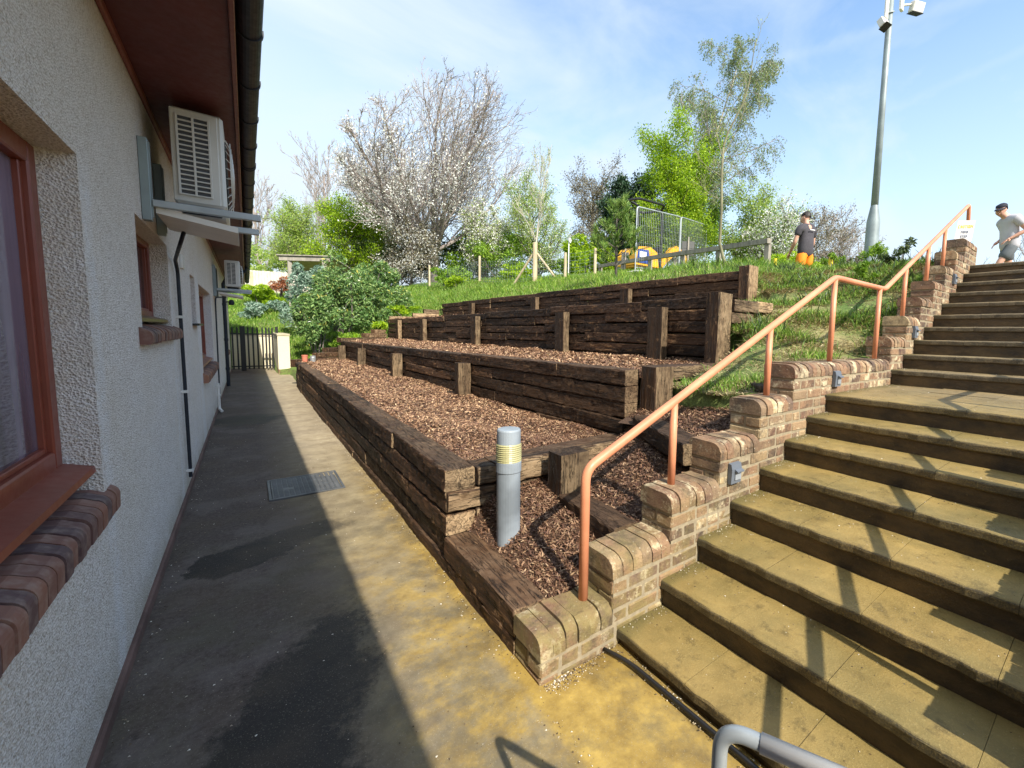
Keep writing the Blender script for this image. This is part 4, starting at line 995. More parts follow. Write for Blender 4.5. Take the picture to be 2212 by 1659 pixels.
for z in (9.50, 9.85):
    mb = MB(); a = np.linspace(0, 2*math.pi, 25); mb.tube(np.stack([lx_+.085*np.cos(a), ly_+.085*np.sin(a), z+.05*np.sin(a+1)], 1), .014, 6, False); mb.build('clamp', M['galv'], lp)
mb = MB(); mb.tube([(lx_+.2, ly_-.18, 9.65), (lx_+.42, ly_-.30, 9.71)], .025, 8); mb.build('bracket_arm', M['white_plastic'], lp)
flood(.58, -.38, 9.67, R(-25), R(18), .17); flood(-.20, .05, 9.18, R(-10), R(-25), .13)

# notice on the top pier
nt = empty('notice', (8.0, 1.58, 2.98), 'white laminated notice standing on the top brick pier with yellow heading', 'notice')
def npt(u, v, d=0.0):    # u across, v up, in the notice plane (facing the stairs foot, slightly tilted)
    a = R(-52); cx, cy = 7.83, 1.60
    return (cx+u*math.cos(a)-d*math.sin(-a), cy+u*math.sin(a)-d*math.cos(a), 2.965+v)
def nbox(mbx, u0, u1, v0, v1, d0, d1, lean=.10):
    P_ = [npt(u+v*lean, v, d) for u in (u0, u1) for v in (v0, v1) for d in (d0, d1)]
    mbx.add(P_, [(0, 1, 3, 2), (4, 6, 7, 5), (0, 4, 5, 1), (2, 3, 7, 6), (0, 2, 6, 4), (1, 5, 7, 3)])
mb = MB(); nbox(mb, -.105, .105, 0, .29, 0, .004); mb.build('sheet', M['paper'], nt)
FONT = {'C': ["111", "100", "100", "100", "111"], 'A': ["010", "101", "111", "101", "101"], 'U': ["101", "101", "101", "101", "111"], 'T': ["111", "010", "010", "010", "010"], 'I': ["1", "1", "1", "1", "1"],
        'O': ["111", "101", "101", "101", "111"], 'N': ["1001", "1101", "1011", "1001", "1001"], 'L': ["100", "100", "100", "100", "111"], 'M': ["10001", "11011", "10101", "10001", "10001"], 'D': ["110", "101", "101", "101", "110"],
        'S': ["111", "100", "111", "001", "111"], 'P': ["111", "101", "111", "100", "100"], 'E': ["111", "100", "111", "100", "111"]}
def write(word, cx, v, px, mat_, name):
    w_ = sum(len(FONT[c_][0])+1 for c_ in word)-1; mb = MB(); u = cx-w_*px/2
    for c_ in word:
        for r_, row in enumerate(FONT[c_]):
            for q, b_ in enumerate(row):
                if b_ == '1': nbox(mb, u+q*px, u+(q+1)*px, v+(4-r_)*px*1.25, v+(5-r_)*px*1.25, .0045, .0065)
        u += (len(FONT[c_][0])+1)*px
    mb.build(name, mat_, nt)
write('CAUTION', 0, .185, .0068, M['ink_yellow'], 'heading')
write('MIND', 0, .115, .0055, M['ink_grey'], 'lettering'); write('STEP', 0, .055, .0055, M['ink_grey'], 'lettering')

# ============================================================ FENCES
kr = empty('knee_rail', (9.5, 9, 3.3), 'long low weathered timber knee rail along the top of the bank', 'fence')
KN = [(9.0, 5.22), (9.55, 6.9), (9.85, 8.35), (10.05, 9.85), (10.2, 11.3), (10.5, 12.9)]
Kz = [float(hgt(x, y)[0]) for x, y in KN]
KT = [3.68, 3.83, 3.93, 4.0, 4.05, 4.12]
for (x, y), z, zt in zip(KN, Kz, KT):
    mb = MB(); mb.prism([(y-.055, z-.2), (y+.055, z-.2), (y+.055, zt-.05), (y, zt), (y-.055, zt-.05)], x-.055, x+.055, 'x'); mb.build('post', M['grey_wood'], kr)
for (a, b, za, zb) in zip(KN, KN[1:], KT, KT[1:]):
    a3, b3 = np.array([a[0]-.05, a[1]-.02, za+.01]), np.array([b[0]-.05, b[1]-.02, zb+.01])
    mb = MB(); d = (b3-a3)/np.linalg.norm(b3-a3); s_ = np.cross(d, [0, 0, 1]); s_ /= np.linalg.norm(s_)
    V = [p+s_*q+np.array([0, 0, r_]) for p in (a3-d*.05, b3+d*.04) for q, r_ in ((-.055, -.06), (.055, -.06), (.062, .05), (-.062, .05))]
    mb.add(V, [(0, 1, 5, 4), (1, 2, 6, 5), (2, 3, 7, 6), (3, 0, 4, 7), (3, 2, 1, 0), (4, 5, 6, 7)]); mb.build('rail', M['grey_wood'], kr)
# wire stock fence on round pale posts
wf = empty('wire_fence', (8.3, 16, 3.4), 'sagging wire mesh fence on pale round posts below the trees', 'fence')
WP = [(9.48, 11.95, .95), (8.95, 13.0, .95), (8.37, 14.13, 1.45), (8.0, 18.2, 1.15), (7.72, 24.0, 1.2), (6.75, 28.0, 1.15), (4.6, 29.2, 1.1)]
wz = [float(hgt(x, y)[0]) for x, y, _ in WP]
for (x, y, h_), z in zip(WP, wz):
    lean = .12 if y == 28.0 else 0.0
    mb = MB(); mb.tube([(x-lean, y, z-.25), (x-lean*.3, y, z+h_*.5), (x+lean, y, z+h_)], [.055, .052, .05] if h_ < 1.4 else [.095, .09, .088], 10); mb.build('post', M['pale_wood'], wf)
x, y, h_ = WP[2]; z = wz[2]
for dx, dy in ((-.42, .85), (.62, -.75)):
    mb = MB(); mb.tube([(x+dx, y+dy, z-.05), (x+dx*.08, y+dy*.08, z+1.05)], .042, 8); mb.build('strut', M['pale_wood'], wf)
mb = MB()
for (a, b, za, zb) in zip(WP, WP[1:], wz, wz[1:]):
    p, q = np.array([a[0], a[1], za]), np.array([b[0], b[1], zb]); n_ = max(2, int(np.linalg.norm(p-q)/.18))
    for k in range(8):
        h_ = .05+k*.125; s_ = np.linspace(0, 1, 7); pts = p+(q-p)*s_[:, None]; pts[:, 2] += h_-.05*np.sin(s_*math.pi)*(1 if k else .3); mb.tube(pts, .0035, 3, False)
    for s_ in np.linspace(0, 1, n_, False):
        c_ = p+(q-p)*s_; mb.tube([c_+[0, 0, .02], c_+[0, 0, .92-.05*math.sin(s_*math.pi)]], .0028, 3, False)
mb.build('wire_mesh', M['galv_matt'], wf, fix=False)
# temporary mesh panels
hfz = float(hgt(9.25, 9.6)[0])
def heras(p, q, zt0, zt1, zb0, zb1, label):
    p, q = np.array(p, float), np.array(q, float)
    r_ = empty('mesh_panel', (p[0], p[1], zb0), label, 'fence panel', 'galvanised temporary mesh panels round the digger')
    T = lambda s_, h_: np.array([*(p+(q-p)*s_), (zb0+(zb1-zb0)*s_)*(1-h_)+(zt0+(zt1-zt0)*s_)*h_])
    mb = MB(); mb.tube(fillet([T(0, 0), T(0, 1), T(1, 1), T(1, 0)], .12, 5), .022, 8); mb.tube([T(0, .06), T(1, .06)], .018, 6); mb.build('frame', M['galv'], r_)
    mb = MB(); nv = int(np.linalg.norm(q-p)/.11)
    for k in range(1, nv): mb.tube([T(k/nv, .06), T(k/nv, .985)], .0040, 3, False)
    for h_ in (.2, .33, .46, .60, .73, .87): mb.tube([T(0, h_), T(1, h_)], .0045, 3, False)
    mb.build('mesh', M['galv'], r_, fix=False)
    c_ = T(0, 0); mb = MB(); mb.box(c_[0]-.1, c_[0]+.1, c_[1]-.32, c_[1]+.32, c_[2]-.12, c_[2]+.02, .03); mb.build('foot', M['white_plastic'], r_)
heras((9.50, 9.95), (12.3, 10.6), 5.52, 5.85, 3.55, 3.75, 'nearer temporary mesh panel in front of the digger beside the pine sapling')
heras((12.36, 10.62), (15.0, 11.5), 5.86, 6.18, 3.75, 4.1, 'further temporary mesh panel ending behind the young leaning tree')
# mini digger behind the panels
dg = empty('digger', (11.6, 11.9, 3.7), 'yellow and blue mini digger parked behind the mesh panels', 'digger')
dz = 3.62
for y in (11.45, 12.55):
    mb = MB(); mb.prism([(10.9, dz+.18), (11.05, dz+.02), (12.6, dz+.02), (12.78, dz+.2), (12.6, dz+.40), (11.05, dz+.40)], y-.13, y+.13, 'y'); mb.build('track', M['rubber'], dg)
mb = MB(); mb.box(11.0, 12.5, 11.6, 12.4, dz+.38, dz+.55, .04); mb.prism([(10.95, dz+.5), (12.2, dz+.5), (12.1, dz+1.05), (11.7, dz+1.22), (11.15, dz+1.15), (10.95, dz+.85)], 11.5, 12.5, 'y'); mb.build('body', M['yellow'], dg)
mb = MB(); mb.prism([(11.02, dz+.58), (11.75, dz+.58), (11.62, dz+1.08), (11.10, dz+1.05)], 11.475, 11.498, 'y'); bp = mb.build('side_panel', M['blue'], dg)
mb = MB(); mb.box(11.16, 11.5, 11.468, 11.474, dz+.78, dz+.98); mb.build('sticker', M['white'], bp)
mb = MB(); mb.box(12.2, 12.5, 11.6, 12.0, dz+.5, dz+1.0, .05); mb.box(12.35, 12.5, 11.6, 12.1, dz+.95, dz+1.35, .05); mb.build('seat', M['black_plastic'], dg)
mb = MB()
for x_ in (11.1, 12.35): mb.tube(fillet([(x_, 11.55, dz+1.0), (x_, 11.55, dz+2.58), (x_-.15, 11.75, dz+2.72)], .12), .045, 8)
mb.tube(fillet([(12.35, 11.6, dz+2.65), (12.2, 11.3, dz+2.76), (10.9, 11.35, dz+2.75), (10.55, 11.7, dz+2.66), (10.9, 12.4, dz+2.70), (12.2, 12.4, dz+2.70), (12.35, 11.6, dz+2.65)], .15), .045, 8)
mb.build('roll_frame', M['black_metal'], dg)
mb = MB(); mb.prism([(12.5, dz+.55), (12.75, dz+.55), (13.7, dz+1.35), (14.1, dz+1.25), (14.15, dz+1.4), (13.65, dz+1.58), (13.4, dz+1.5)], 11.9, 12.1, 'y'); mb.build('boom', M['yellow'], dg)
mb = MB(); mb.prism([(14.05, dz+1.45), (14.25, dz+1.35), (14.5, dz+.5), (14.3, dz+.4)], 11.93, 12.07, 'y'); mb.build('dipper_arm', M['yellow'], dg)
mb = MB(); mb.prism([(14.2, dz+.45), (14.55, dz+.5), (14.65, dz+.1), (14.2, dz+.0), (14.0, dz+.15), (14.2, dz+.18)], 11.8, 12.2, 'y'); mb.build('bucket', M['galv_matt'], dg)
mb = MB(); mb.tube([(12.75, 12, dz+.8), (13.5, 12, dz+1.15)], .04, 8); mb.build('hydraulic_ram', M['galv'], dg)
# grey boards on stakes, white post
def board(x, y, z, w, h_, rot, label):
    r_ = empty('board_sign', (x, y, z), label, 'sign', 'grey board signs on stakes')
    c_, s_ = math.cos(rot), math.sin(rot); Mx = ((c_, -s_, 0), (s_, c_, 0), (0, 0, 1))
    for k in range(2):
        mb = MB(); mb.box(x-w/2, x+w/2, y-.012, y+.012, z+k*h_/2+.005, z+(k+1)*h_/2, .003, M=None); v = mb.v[0]-[x, y, 0]; mb.v[0] = v@np.array(Mx).T+[x, y, 0]; mb.build('board', M['grey_dark'], r_)
    mb = MB(); mb.box(x-.02, x+.02, y-.05, y-.015, z-.45, z+h_+.12, .003); v = mb.v[0]-[x, y, 0]; mb.v[0] = v@np.array(Mx).T+[x, y, 0]; mb.build('stake', M['grey_wood'], r_)
M['grey_dark'] = simple('grey_board', (.12, .12, .115), .8, 0, .1, .2)
board(9.95, 8.25, 3.88, .36, .40, R(-42), 'grey two-board sign on a stake in the middle of the knee rail')
board(10.2, 11.2, 4.05, .26, .34, R(-30), 'grey board on a stake partly hidden by the pine sapling')
mb = MB(); gz_ = float(hgt(10, 14.3)[0]); mb.tube([(10, 14.3, gz_-.2), (10, 14.3, gz_+1.5)], .022, 8); r_ = mb.build('marker_post', M['white']); tag(r_, 'thin white marker post with a round head beyond the wire fence', 'post')
mb = MB(); mb.tube([(10.02, 14.27, gz_+1.5), (10.03, 14.25, gz_+1.5)], .10, 16); mb.build('head', M['white'], r_)
def cone(x, y, h_, label):
    z = float(hgt(x, y)[0]); r_ = empty('marker_cone', (x, y, z), label, 'cone', 'small yellow marker cones')
    mb = MB(); mb.box(x-.07, x+.07, y-.07, y+.07, z, z+.015, .004); mb.build('base', M['cone_yellow'], r_)
    mb = MB(); mb.lathe(x, y, [(.055, z+.015), (.035, z+h_), (.0, z+h_)], 14); mb.build('body', M['cone_yellow'], r_)
cone(8.45, 3.62, .30, 'yellow cone on the grass between the two people'); cone(8.95, 5.0, .24, 'yellow cone beside the end of the knee rail')
# close boarded fence and timber shelter at the far left
cf = empty('board_fence', (0, 30, 3), 'pale close boarded timber fence beyond the shrubs at the far left', 'fence')
fx = np.linspace(-2.2, 5.2, 60); 
for (k0, k1) in ((0, 20), (20, 40), (40, 60)):
    mb = MB()
    for i in range(k0, k1):
        x = fx[i]; y = 30.8-.30*x; z = float(hgt(x, y)[0]); mb.box(x-.060, x+.060, y-.012-(i % 2)*.014, y+.006-(i % 2)*.014, 2.55, 4.62+.02*math.sin(i*3), .003)
    mb.build('board_panel', M['fence_wood'], cf)
for i in (0, 20, 40, 59):
    x = fx[i]; y = 30.8-.30*x-.08; mb = MB(); mb.box(x-.06, x+.06, y-.06, y+.06, 2.6, 4.55, .005); mb.build('post', M['pale_wood'], cf)
sh = empty('timber_shelter', (2.3, 24.3, 3), 'open timber shelter with a flat roof above the large shrubs', 'shelter')
for (x, y, zt_) in ((1.66, 24.86, 4.62), (2.90, 23.90, 4.62), (2.62, 26.05, 4.3), (3.86, 25.1, 4.3)):
    mb = MB(); mb.box(x-.085, x+.085, y-.085, y+.085, 1.8, zt_, .006); mb.build('post', M['grey_wood'], sh)
ax = np.array([1.28, -1.0, 0]); ax /= np.linalg.norm(ax); ay = np.array([.75, .95, 0]); ay /= np.linalg.norm(ay); o_ = np.array([1.30, 25.05, 0.])
def shb(u0, u1, v0, v1, z0, z1, dz=0.0):
    P_ = [o_+ax*u+ay*v+np.array([0, 0, z+dz*v]) for u in (u0, u1) for v in (v0, v1) for z in (z0, z1)]
    mb = MB(); mb.add(P_, [(0, 1, 3, 2), (4, 6, 7, 5), (0, 4, 5, 1), (2, 3, 7, 6), (0, 2, 6, 4), (1, 5, 7, 3)]); return mb
shb(0, 2.3, -.05, 0, 4.62, 4.80).build('beam', M['grey_wood'], sh); shb(0, 2.3, 1.7, 1.75, 4.30, 4.44).build('beam', M['grey_wood'], sh)
mb = shb(-.08, 2.42, -.12, 1.85, 4.81, 4.85, -.20); mb.build('roof', M['grey_wood'], sh)
mb = MB()
for k in range(12): mb2 = shb(.05, 2.25, .04+k*.138, .165+k*.138, 4.755, 4.800, -.20); mb.add(mb2.v[0], mb2.f)
mb.build('roof_lining', M['pale_wood'], sh)

# ============================================================ PLANTS
def unit(v): return v/(np.linalg.norm(v)+1e-9)
def rotv(v, ax_, a):
    ax_ = unit(ax_); return v*math.cos(a)+np.cross(ax_, v)*math.sin(a)+ax_*(ax_@v)*(1-math.cos(a))
def cards(P_, size, rg, up=0.0, asp=.55, jitter=1.0):
    P_ = np.asarray(P_, float); k = len(P_); size = np.broadcast_to(np.asarray(size, float), (k,))*rg.uniform(.6, 1.3, k)
    n = rg.normal(size=(k, 3))*jitter; n[:, 2] += up; n /= np.linalg.norm(n, axis=1, keepdims=True)
    a = rg.normal(size=(k, 3)); u = np.cross(n, a); u /= np.linalg.norm(u, axis=1, keepdims=True); w = np.cross(n, u)
    u *= size[:, None]*.5; w *= size[:, None]*.5*asp; b = n*size[:, None]*.08
    return np.stack([P_-u, P_-w*1.0+b, P_+u, P_+w+b], 1)
class Tree:
    def __init__(s, seed, minr=.0035): s.minr = minr; s.rg = np.random.default_rng(seed); s.trunk = MB(); s.br = MB(); s.tips = []; s.nodes = []
    env = None
    def grow(s, p, d, Ln, r_, lev, spec):
        rg = s.rg; sp = spec[lev]; n = sp.get('seg', 5); pts = [p]; dirs = [d]; rad = [r_]
        for i in range(n):
            d = unit(d+rg.normal(0, sp.get('wob', .12), 3)+np.array(sp.get('trop', (0, 0, 0)))*(i+1)/n)
            p = p+d*Ln/n
            if lev and s.env is not None and s.env(p) > 1+.22*rg.normal() and len(pts) > 1: break
            pts.append(p); dirs.append(d); rad.append(max(s.minr*.8, r_*(1-(1-sp.get('tip', .35))*(i+1)/n)))
        n = len(pts)-1
        (s.trunk if lev == 0 else s.br).tube(pts, rad, [10, 7, 5, 4, 3, 3][min(lev, 5)], lev < 2)
        if lev >= len(spec)-2:
            for i in range(1, n+1): s.nodes.append(pts[i])
        if lev == len(spec)-1 or n < 1: s.tips.append((pts[-1], dirs[-1])); return
        nc = sp['kids']; nc = int(nc if rg.random() > .5 else nc+rg.integers(-1, 2)) if lev else nc
        az0 = rg.uniform(0, 6.28)
        for c_ in range(max(1, nc)):
            t_ = sp.get('from', .35)+(1-sp.get('from', .35))*((c_+rg.uniform(.1, .9))/nc); k = min(n-1, int(t_*n)); f_ = t_*n-k
            q = pts[k]+(pts[k+1]-pts[k])*f_; dd = dirs[k+1]; a = sp['ang']*rg.uniform(.7, 1.3)
            pr = unit(np.cross(dd, [0.3, .2, 1.]) if abs(dd[2]) < .95 else np.cross(dd, [1., .2, 0])); pr = rotv(pr, dd, az0+c_*2.4+rg.normal(0, .3))
            nd = rotv(dd, pr, a); ll = Ln*sp['len']*rg.uniform(.7, 1.2)*(1-.35*t_*sp.get('taper', 1)); rr = r_*(1-(1-sp.get('tip', .35))*t_)*sp.get('rr', .55)
            s.grow(q, nd, ll, max(rr, s.minr if lev > 1 else s.minr*1.7), lev+1, spec)
    def finish(s, name, loc, label, cat, tm, bm, leaves=None, lm=None, group=None):
        r_ = empty(name, loc, label, cat, group)
        t_ = s.trunk.build('trunk', tm, r_, smooth=True, fix=False)
        if s.br.n: s.br.build('branches', bm, r_, fix=False)
        if leaves is not None: 
            for nm, q, m_ in leaves:
                mb = MB(); mb.quads(q); mb.build(nm, m_, r_, fix=False)
        return r_
def scatter(nodes, per, spread, rg):
    nd = np.array(nodes); q = np.repeat(nd, per, 0); return q+rg.normal(0, spread, q.shape)
GT = 'background trees beyond the terraces'
# big white blossom tree
T = Tree(11, .0105); loc = (8.9, 27.0, 4.0)
def _env(q):      # leaning dome of the crown
    c_ = np.array([10.15, 25.98, 9.0]); v = q-c_; rz = 7.0 if v[2] > 0 else 4.6
    return math.hypot(v[0], v[1])**2/6.3**2+(v[2]/rz)**2
T.env = _env
spec = [dict(kids=15, len=2.7, ang=R(48), wob=.05, tip=.75, rr=.40, seg=5, taper=.3, **{'from': .6}),
        dict(kids=12, len=.52, ang=R(36), wob=.10, trop=(.08, -.06, .22), tip=.25, rr=.48, seg=9, **{'from': .12}),
        dict(kids=8, len=.55, ang=R(34), wob=.11, trop=(.12, -.09, .34), rr=.5, seg=6, **{'from': .08}),
        dict(kids=5, len=.6, ang=R(32), wob=.12, trop=(.10, -.07, .26), rr=.6, seg=4, **{'from': .1}),
        dict(kids=0, len=.5, ang=.5, wob=.14, trop=(.06, -.04, .15), seg=3)]
T.grow(np.array(loc), unit(np.array([.03, -.02, 1.])), 3.2, .36, 0, spec)
nd = np.array(T.nodes); rg = T.rg
hfrac = np.clip((nd[:, 2]-4.5)/12.5, 0, 1); w_ = np.clip(1.0-hfrac*1.45, .04, .8); keep = rg.random(len(nd)) < w_
bl_ = scatter(nd[keep], 3, .11, rg); 
bl2 = scatter(nd[rg.random(len(nd)) < .35], 1, .12, rg)
T.finish('blossom_tree', loc, 'very large spreading tree with bare upper twigs and white blossom', 'tree', M['bark_grey'], bark_mat('cherry_twig', (.20, .165, .15), (.44, .375, .345)),
         [('blossom', cards(bl_, .115, rg), M['blossom']), ('young_leaves', cards(bl2, .08, rg), M['lf_brown'])], group=GT)

def leafy(seed, loc, H, r_, kids, ln, ang, lm, size, per, spread, label, name='tree', tm='bark_grey', trop=(0, 0, .15), trunk_h=.25, lean=(0, 0), extra=None, bm='bark_grey', levels=4, cull=1.0, mid=6):
    T = Tree(seed, (.00024 if name == 'bare_tree' else .00036)*math.hypot(loc[0], loc[1])); z = loc[2] if len(loc) > 2 else float(hgt(loc[0], loc[1])[0])-.1; L0 = (loc[0], loc[1], z)
    sp = [dict(kids=kids, len=ln, ang=R(ang), wob=.05, tip=.3, rr=.45, seg=8, trop=(lean[0], lean[1], 0), **{'from': trunk_h})]
    for k in range(levels-2): sp.append(dict(kids=mid, len=.5, ang=R(ang*.8), wob=.13, trop=trop, rr=.5, seg=5, **{'from': .2}))
    sp.append(dict(kids=0, len=.5, ang=.5, wob=.15, trop=trop, seg=3))
    T.grow(np.array(L0), np.array([0, 0, 1.]), H, r_, 0, sp); nd = np.array(T.nodes)
    if cull < 1: nd = nd[T.rg.random(len(nd)) < cull]
    lv = [('crown', cards(scatter(nd, per, spread, T.rg), size, T.rg), M[lm])] if per else None
    if extra: lv.append((extra[0], cards(scatter(nd[T.rg.random(len(nd)) < extra[3]], extra[2], spread, T.rg), size*1.1, T.rg), M[extra[1]]))
    return T.finish(name, L0, label, 'tree', M[tm], M[bm], lv, group=GT)
# bare / light trees, far left
leafy(21, (6.2, 54, 4.0), 13.5, .22, 26, .45, 26, 'lf_brown', .1, 0, .1, 'tall bare grey tree standing far off above the shelter', 'bare_tree', 'bark_twig', (0, 0, .2), .12, bm='bark_twig', levels=5, mid=5)
leafy(22, (1.4, 50, 3.5), 9.5, .2, 22, .5, 30, 'lf_brown', .1, 0, .1, 'bare grey tree nearest the gutter far beyond the pale fence', 'bare_tree', 'bark_twig', (0, 0, .2), .12, bm='bark_twig', levels=5, mid=5)
leafy(23, (2.5, 31.5), 4.2, .12, 26, .5, 50, 'lf_light', .085, 6, .16, 'light green feathery young tree behind the shelter', trunk_h=.06)
leafy(24, (4.5, 29.0), 4.3, .13, 26, .52, 55, 'lf_bright', .10, 8, .16, 'bright yellow green tree between the shelter and the blossom tree', trunk_h=.04)
leafy(25, (6.3, 30.5), 3.2, .12, 20, .55, 50, 'lf_bright', .10, 5, .16, 'shorter bright green tree left of the blossom tree trunk', trunk_h=.1)
leafy(26, (7.2, 32.5), 7.0, .22, 28, .42, 55, 'lf_brown', .13, 6, .2, 'dark brown ivy covered tree behind the blossom tree', tm='bark_dark', bm='bark_dark', trunk_h=.1)
# right of the blossom tree
leafy(27, (13.6, 22.6), 4.9, .12, 28, .52, 55, 'lf_light', .085, 5, .16, 'light green tree with some blossom behind the strainer post', trunk_h=.08, extra=('blossom', 'blossom', 2, .35))
leafy(28, (20.0, 25.2), 7.0, .2, 30, .45, 50, 'lf_brown', .11, 4, .2, 'rounded brown leafless looking tree left of the pine', tm='bark_dark', bm='bark_grey', trunk_h=.08)
leafy(29, (14.55, 12.75), 5.0, .10, 32, .46, 60, 'lf_bright', .09, 11, .15, 'dense bright green tree directly behind the mesh panels', tm='bark_pale', trunk_h=.12)
leafy(30, (16.8, 13.6), 4.6, .12, 26, .46, 55, 'lf_mid', .10, 6, .15, 'mid green tree behind the bright green one', trunk_h=.12)
leafy(31, (14.9, 15.4), 4.6, .14, 20, .36, 62, 'needle_dark', .13, 10, .14, 'dark evergreen pine left of the bright green tree', 'pine_tree', 'bark_dark', (0, 0, .05), .3)
leafy(32, (15.85, 10.05), 3.0, .07, 26, .6, 50, 'lf_light', .08, 4, .14, 'light green shrubby tree right of the birch', trunk_h=.05)
leafy(33, (15.4, 8.75), 2.3, .06, 24, .65, 50, 'lf_mid', .07, 1, .12, 'white flowering shrub left of the person in orange shorts', trunk_h=.05, extra=('blossom', 'blossom', 2, .7), cull=.9)
leafy(34, (17.6, 8.4), 2.5, .06, 24, .7, 50, 'lf_brown', .06, 2, .1, 'brown twiggy shrub behind the person in orange shorts', trunk_h=.05, bm='bark_twig', extra=('blossom', 'blossom', 1, .25))
leafy(35, (19.6, 8.0), 2.4, .06, 24, .8, 50, 'lf_brown', .06, 1, .1, 'bare twiggy shrub left of the lamp column base', trunk_h=.05, bm='bark_twig')
leafy(36, (26, 5.2, 2.7), 2.7, .06, 18, .55, 30, 'lf_brown', .06, 0, .1, 'bare shrub seen between the lamp column and the notice', 'bare_tree', trunk_h=.05, bm='bark_twig')
leafy(37, (23, 2.6, 2.6), 3.0, .07, 18, .6, 48, 'lf_brown', .06, 0, .1, 'bare branching tree between the notice and the person in grey', 'bare_tree', trunk_h=.2, bm='bark_twig')
leafy(44, (11.3, 25.0), 3.7, .09, 26, .62, 55, 'blossom', .10, 2, .13, 'low white blossom tree leaning over the wire fence', 'blossom_tree', trunk_h=.05, extra=('young_leaves', 'lf_light', 2, .5))
leafy(45, (7.3, 25.8), 2.9, .08, 22, .62, 58, 'blossom', .10, 1, .13, 'low blossoming shrub left of the big trunk', 'blossom_tree', trunk_h=.05, extra=('young_leaves', 'lf_brown', 2, .8))
# weeping birch
T = Tree(41, .0065); loc = (15.85, 13.3, 3.8)
spec = [dict(kids=26, len=.36, ang=R(48), wob=.035, tip=.12, rr=.42, seg=12, trop=(.02, -.02, 0), **{'from': .30}),
        dict(kids=9, len=.40, ang=R(42), wob=.10, trop=(.03, 0, .0), rr=.45, seg=7, **{'from': .2}),
        dict(kids=6, len=.66, ang=R(50), wob=.10, trop=(.03, -.02, -.7), rr=.6, seg=6, **{'from': .2}),
        dict(kids=0, len=.5, ang=.5, wob=.12, trop=(.03, 0, -.9), seg=4)]
T.grow(np.array(loc), unit(np.array([.055, -.045, 1.])), 9.7, .12, 0, spec)
T.finish('birch_tree', loc, 'tall slender birch with drooping twigs, the highest tree on the right', 'tree', M['bark_pale'], M['bark_twig'],
         [('crown', cards(scatter(T.nodes, 4, .07, T.rg), .080, T.rg, asp=.5), M['lf_birch'])], group=GT)
# young crooked tree in front of the panels, slender tree by the strainer
T = Tree(42); loc = (7.82, 5.40, 2.85)
tp = [(7.84, 5.38, 2.9), (7.74, 5.46, 3.15), (7.70, 5.55, 3.5), (7.72, 5.56, 4.2), (7.72, 5.60, 4.9), (7.74, 5.6, 5.45)]
T.trunk.tube(np.array(tp), [.040, .034, .030, .027, .024, .022], 9)
sp2 = [None, dict(kids=5, len=.5, ang=R(32), wob=.10, trop=(0, 0, .25), rr=.5, seg=7, **{'from': .25}), dict(kids=3, len=.5, ang=R(35), wob=.12, trop=(0, 0, .3), rr=.55, seg=5, **{'from': .3}), dict(kids=0, len=.5, ang=.5, wob=.12, trop=(0, 0, .2), seg=3)]
for d, L_, r_, z in (((.16, -.12, 1.), 2.0, .020, 5.45), ((-.35, .2, .75), .9, .013, 5.2), ((.5, -.3, .9), 1.2, .013, 5.3), ((-.5, .3, .25), .9, .009, 4.85), ((-.4, .4, .1), .7, .008, 4.4), ((.6, -.4, .5), .8, .008, 4.9)):
    T.grow(np.array([7.73, 5.59, z]), unit(np.array(d)), L_, r_, 1, sp2)
_q = cards(scatter(T.nodes, 1, .03, T.rg), .035, T.rg)
T.finish('young_tree', loc, 'young bare tree with a crooked trunk leaning beside the knee rail', 'tree', M['bark_green'], M['bark_green'],
         [('crown', _q, M['lf_light'])])
leafy(43, (9.45, 15.9), 4.6, .045, 9, .42, 28, 'lf_light', .05, 1, .05, 'slender pale young tree behind the strainer post', 'young_tree', 'bark_pale', (0, 0, .3), .25, lean=(.05, 0), bm='bark_pale')
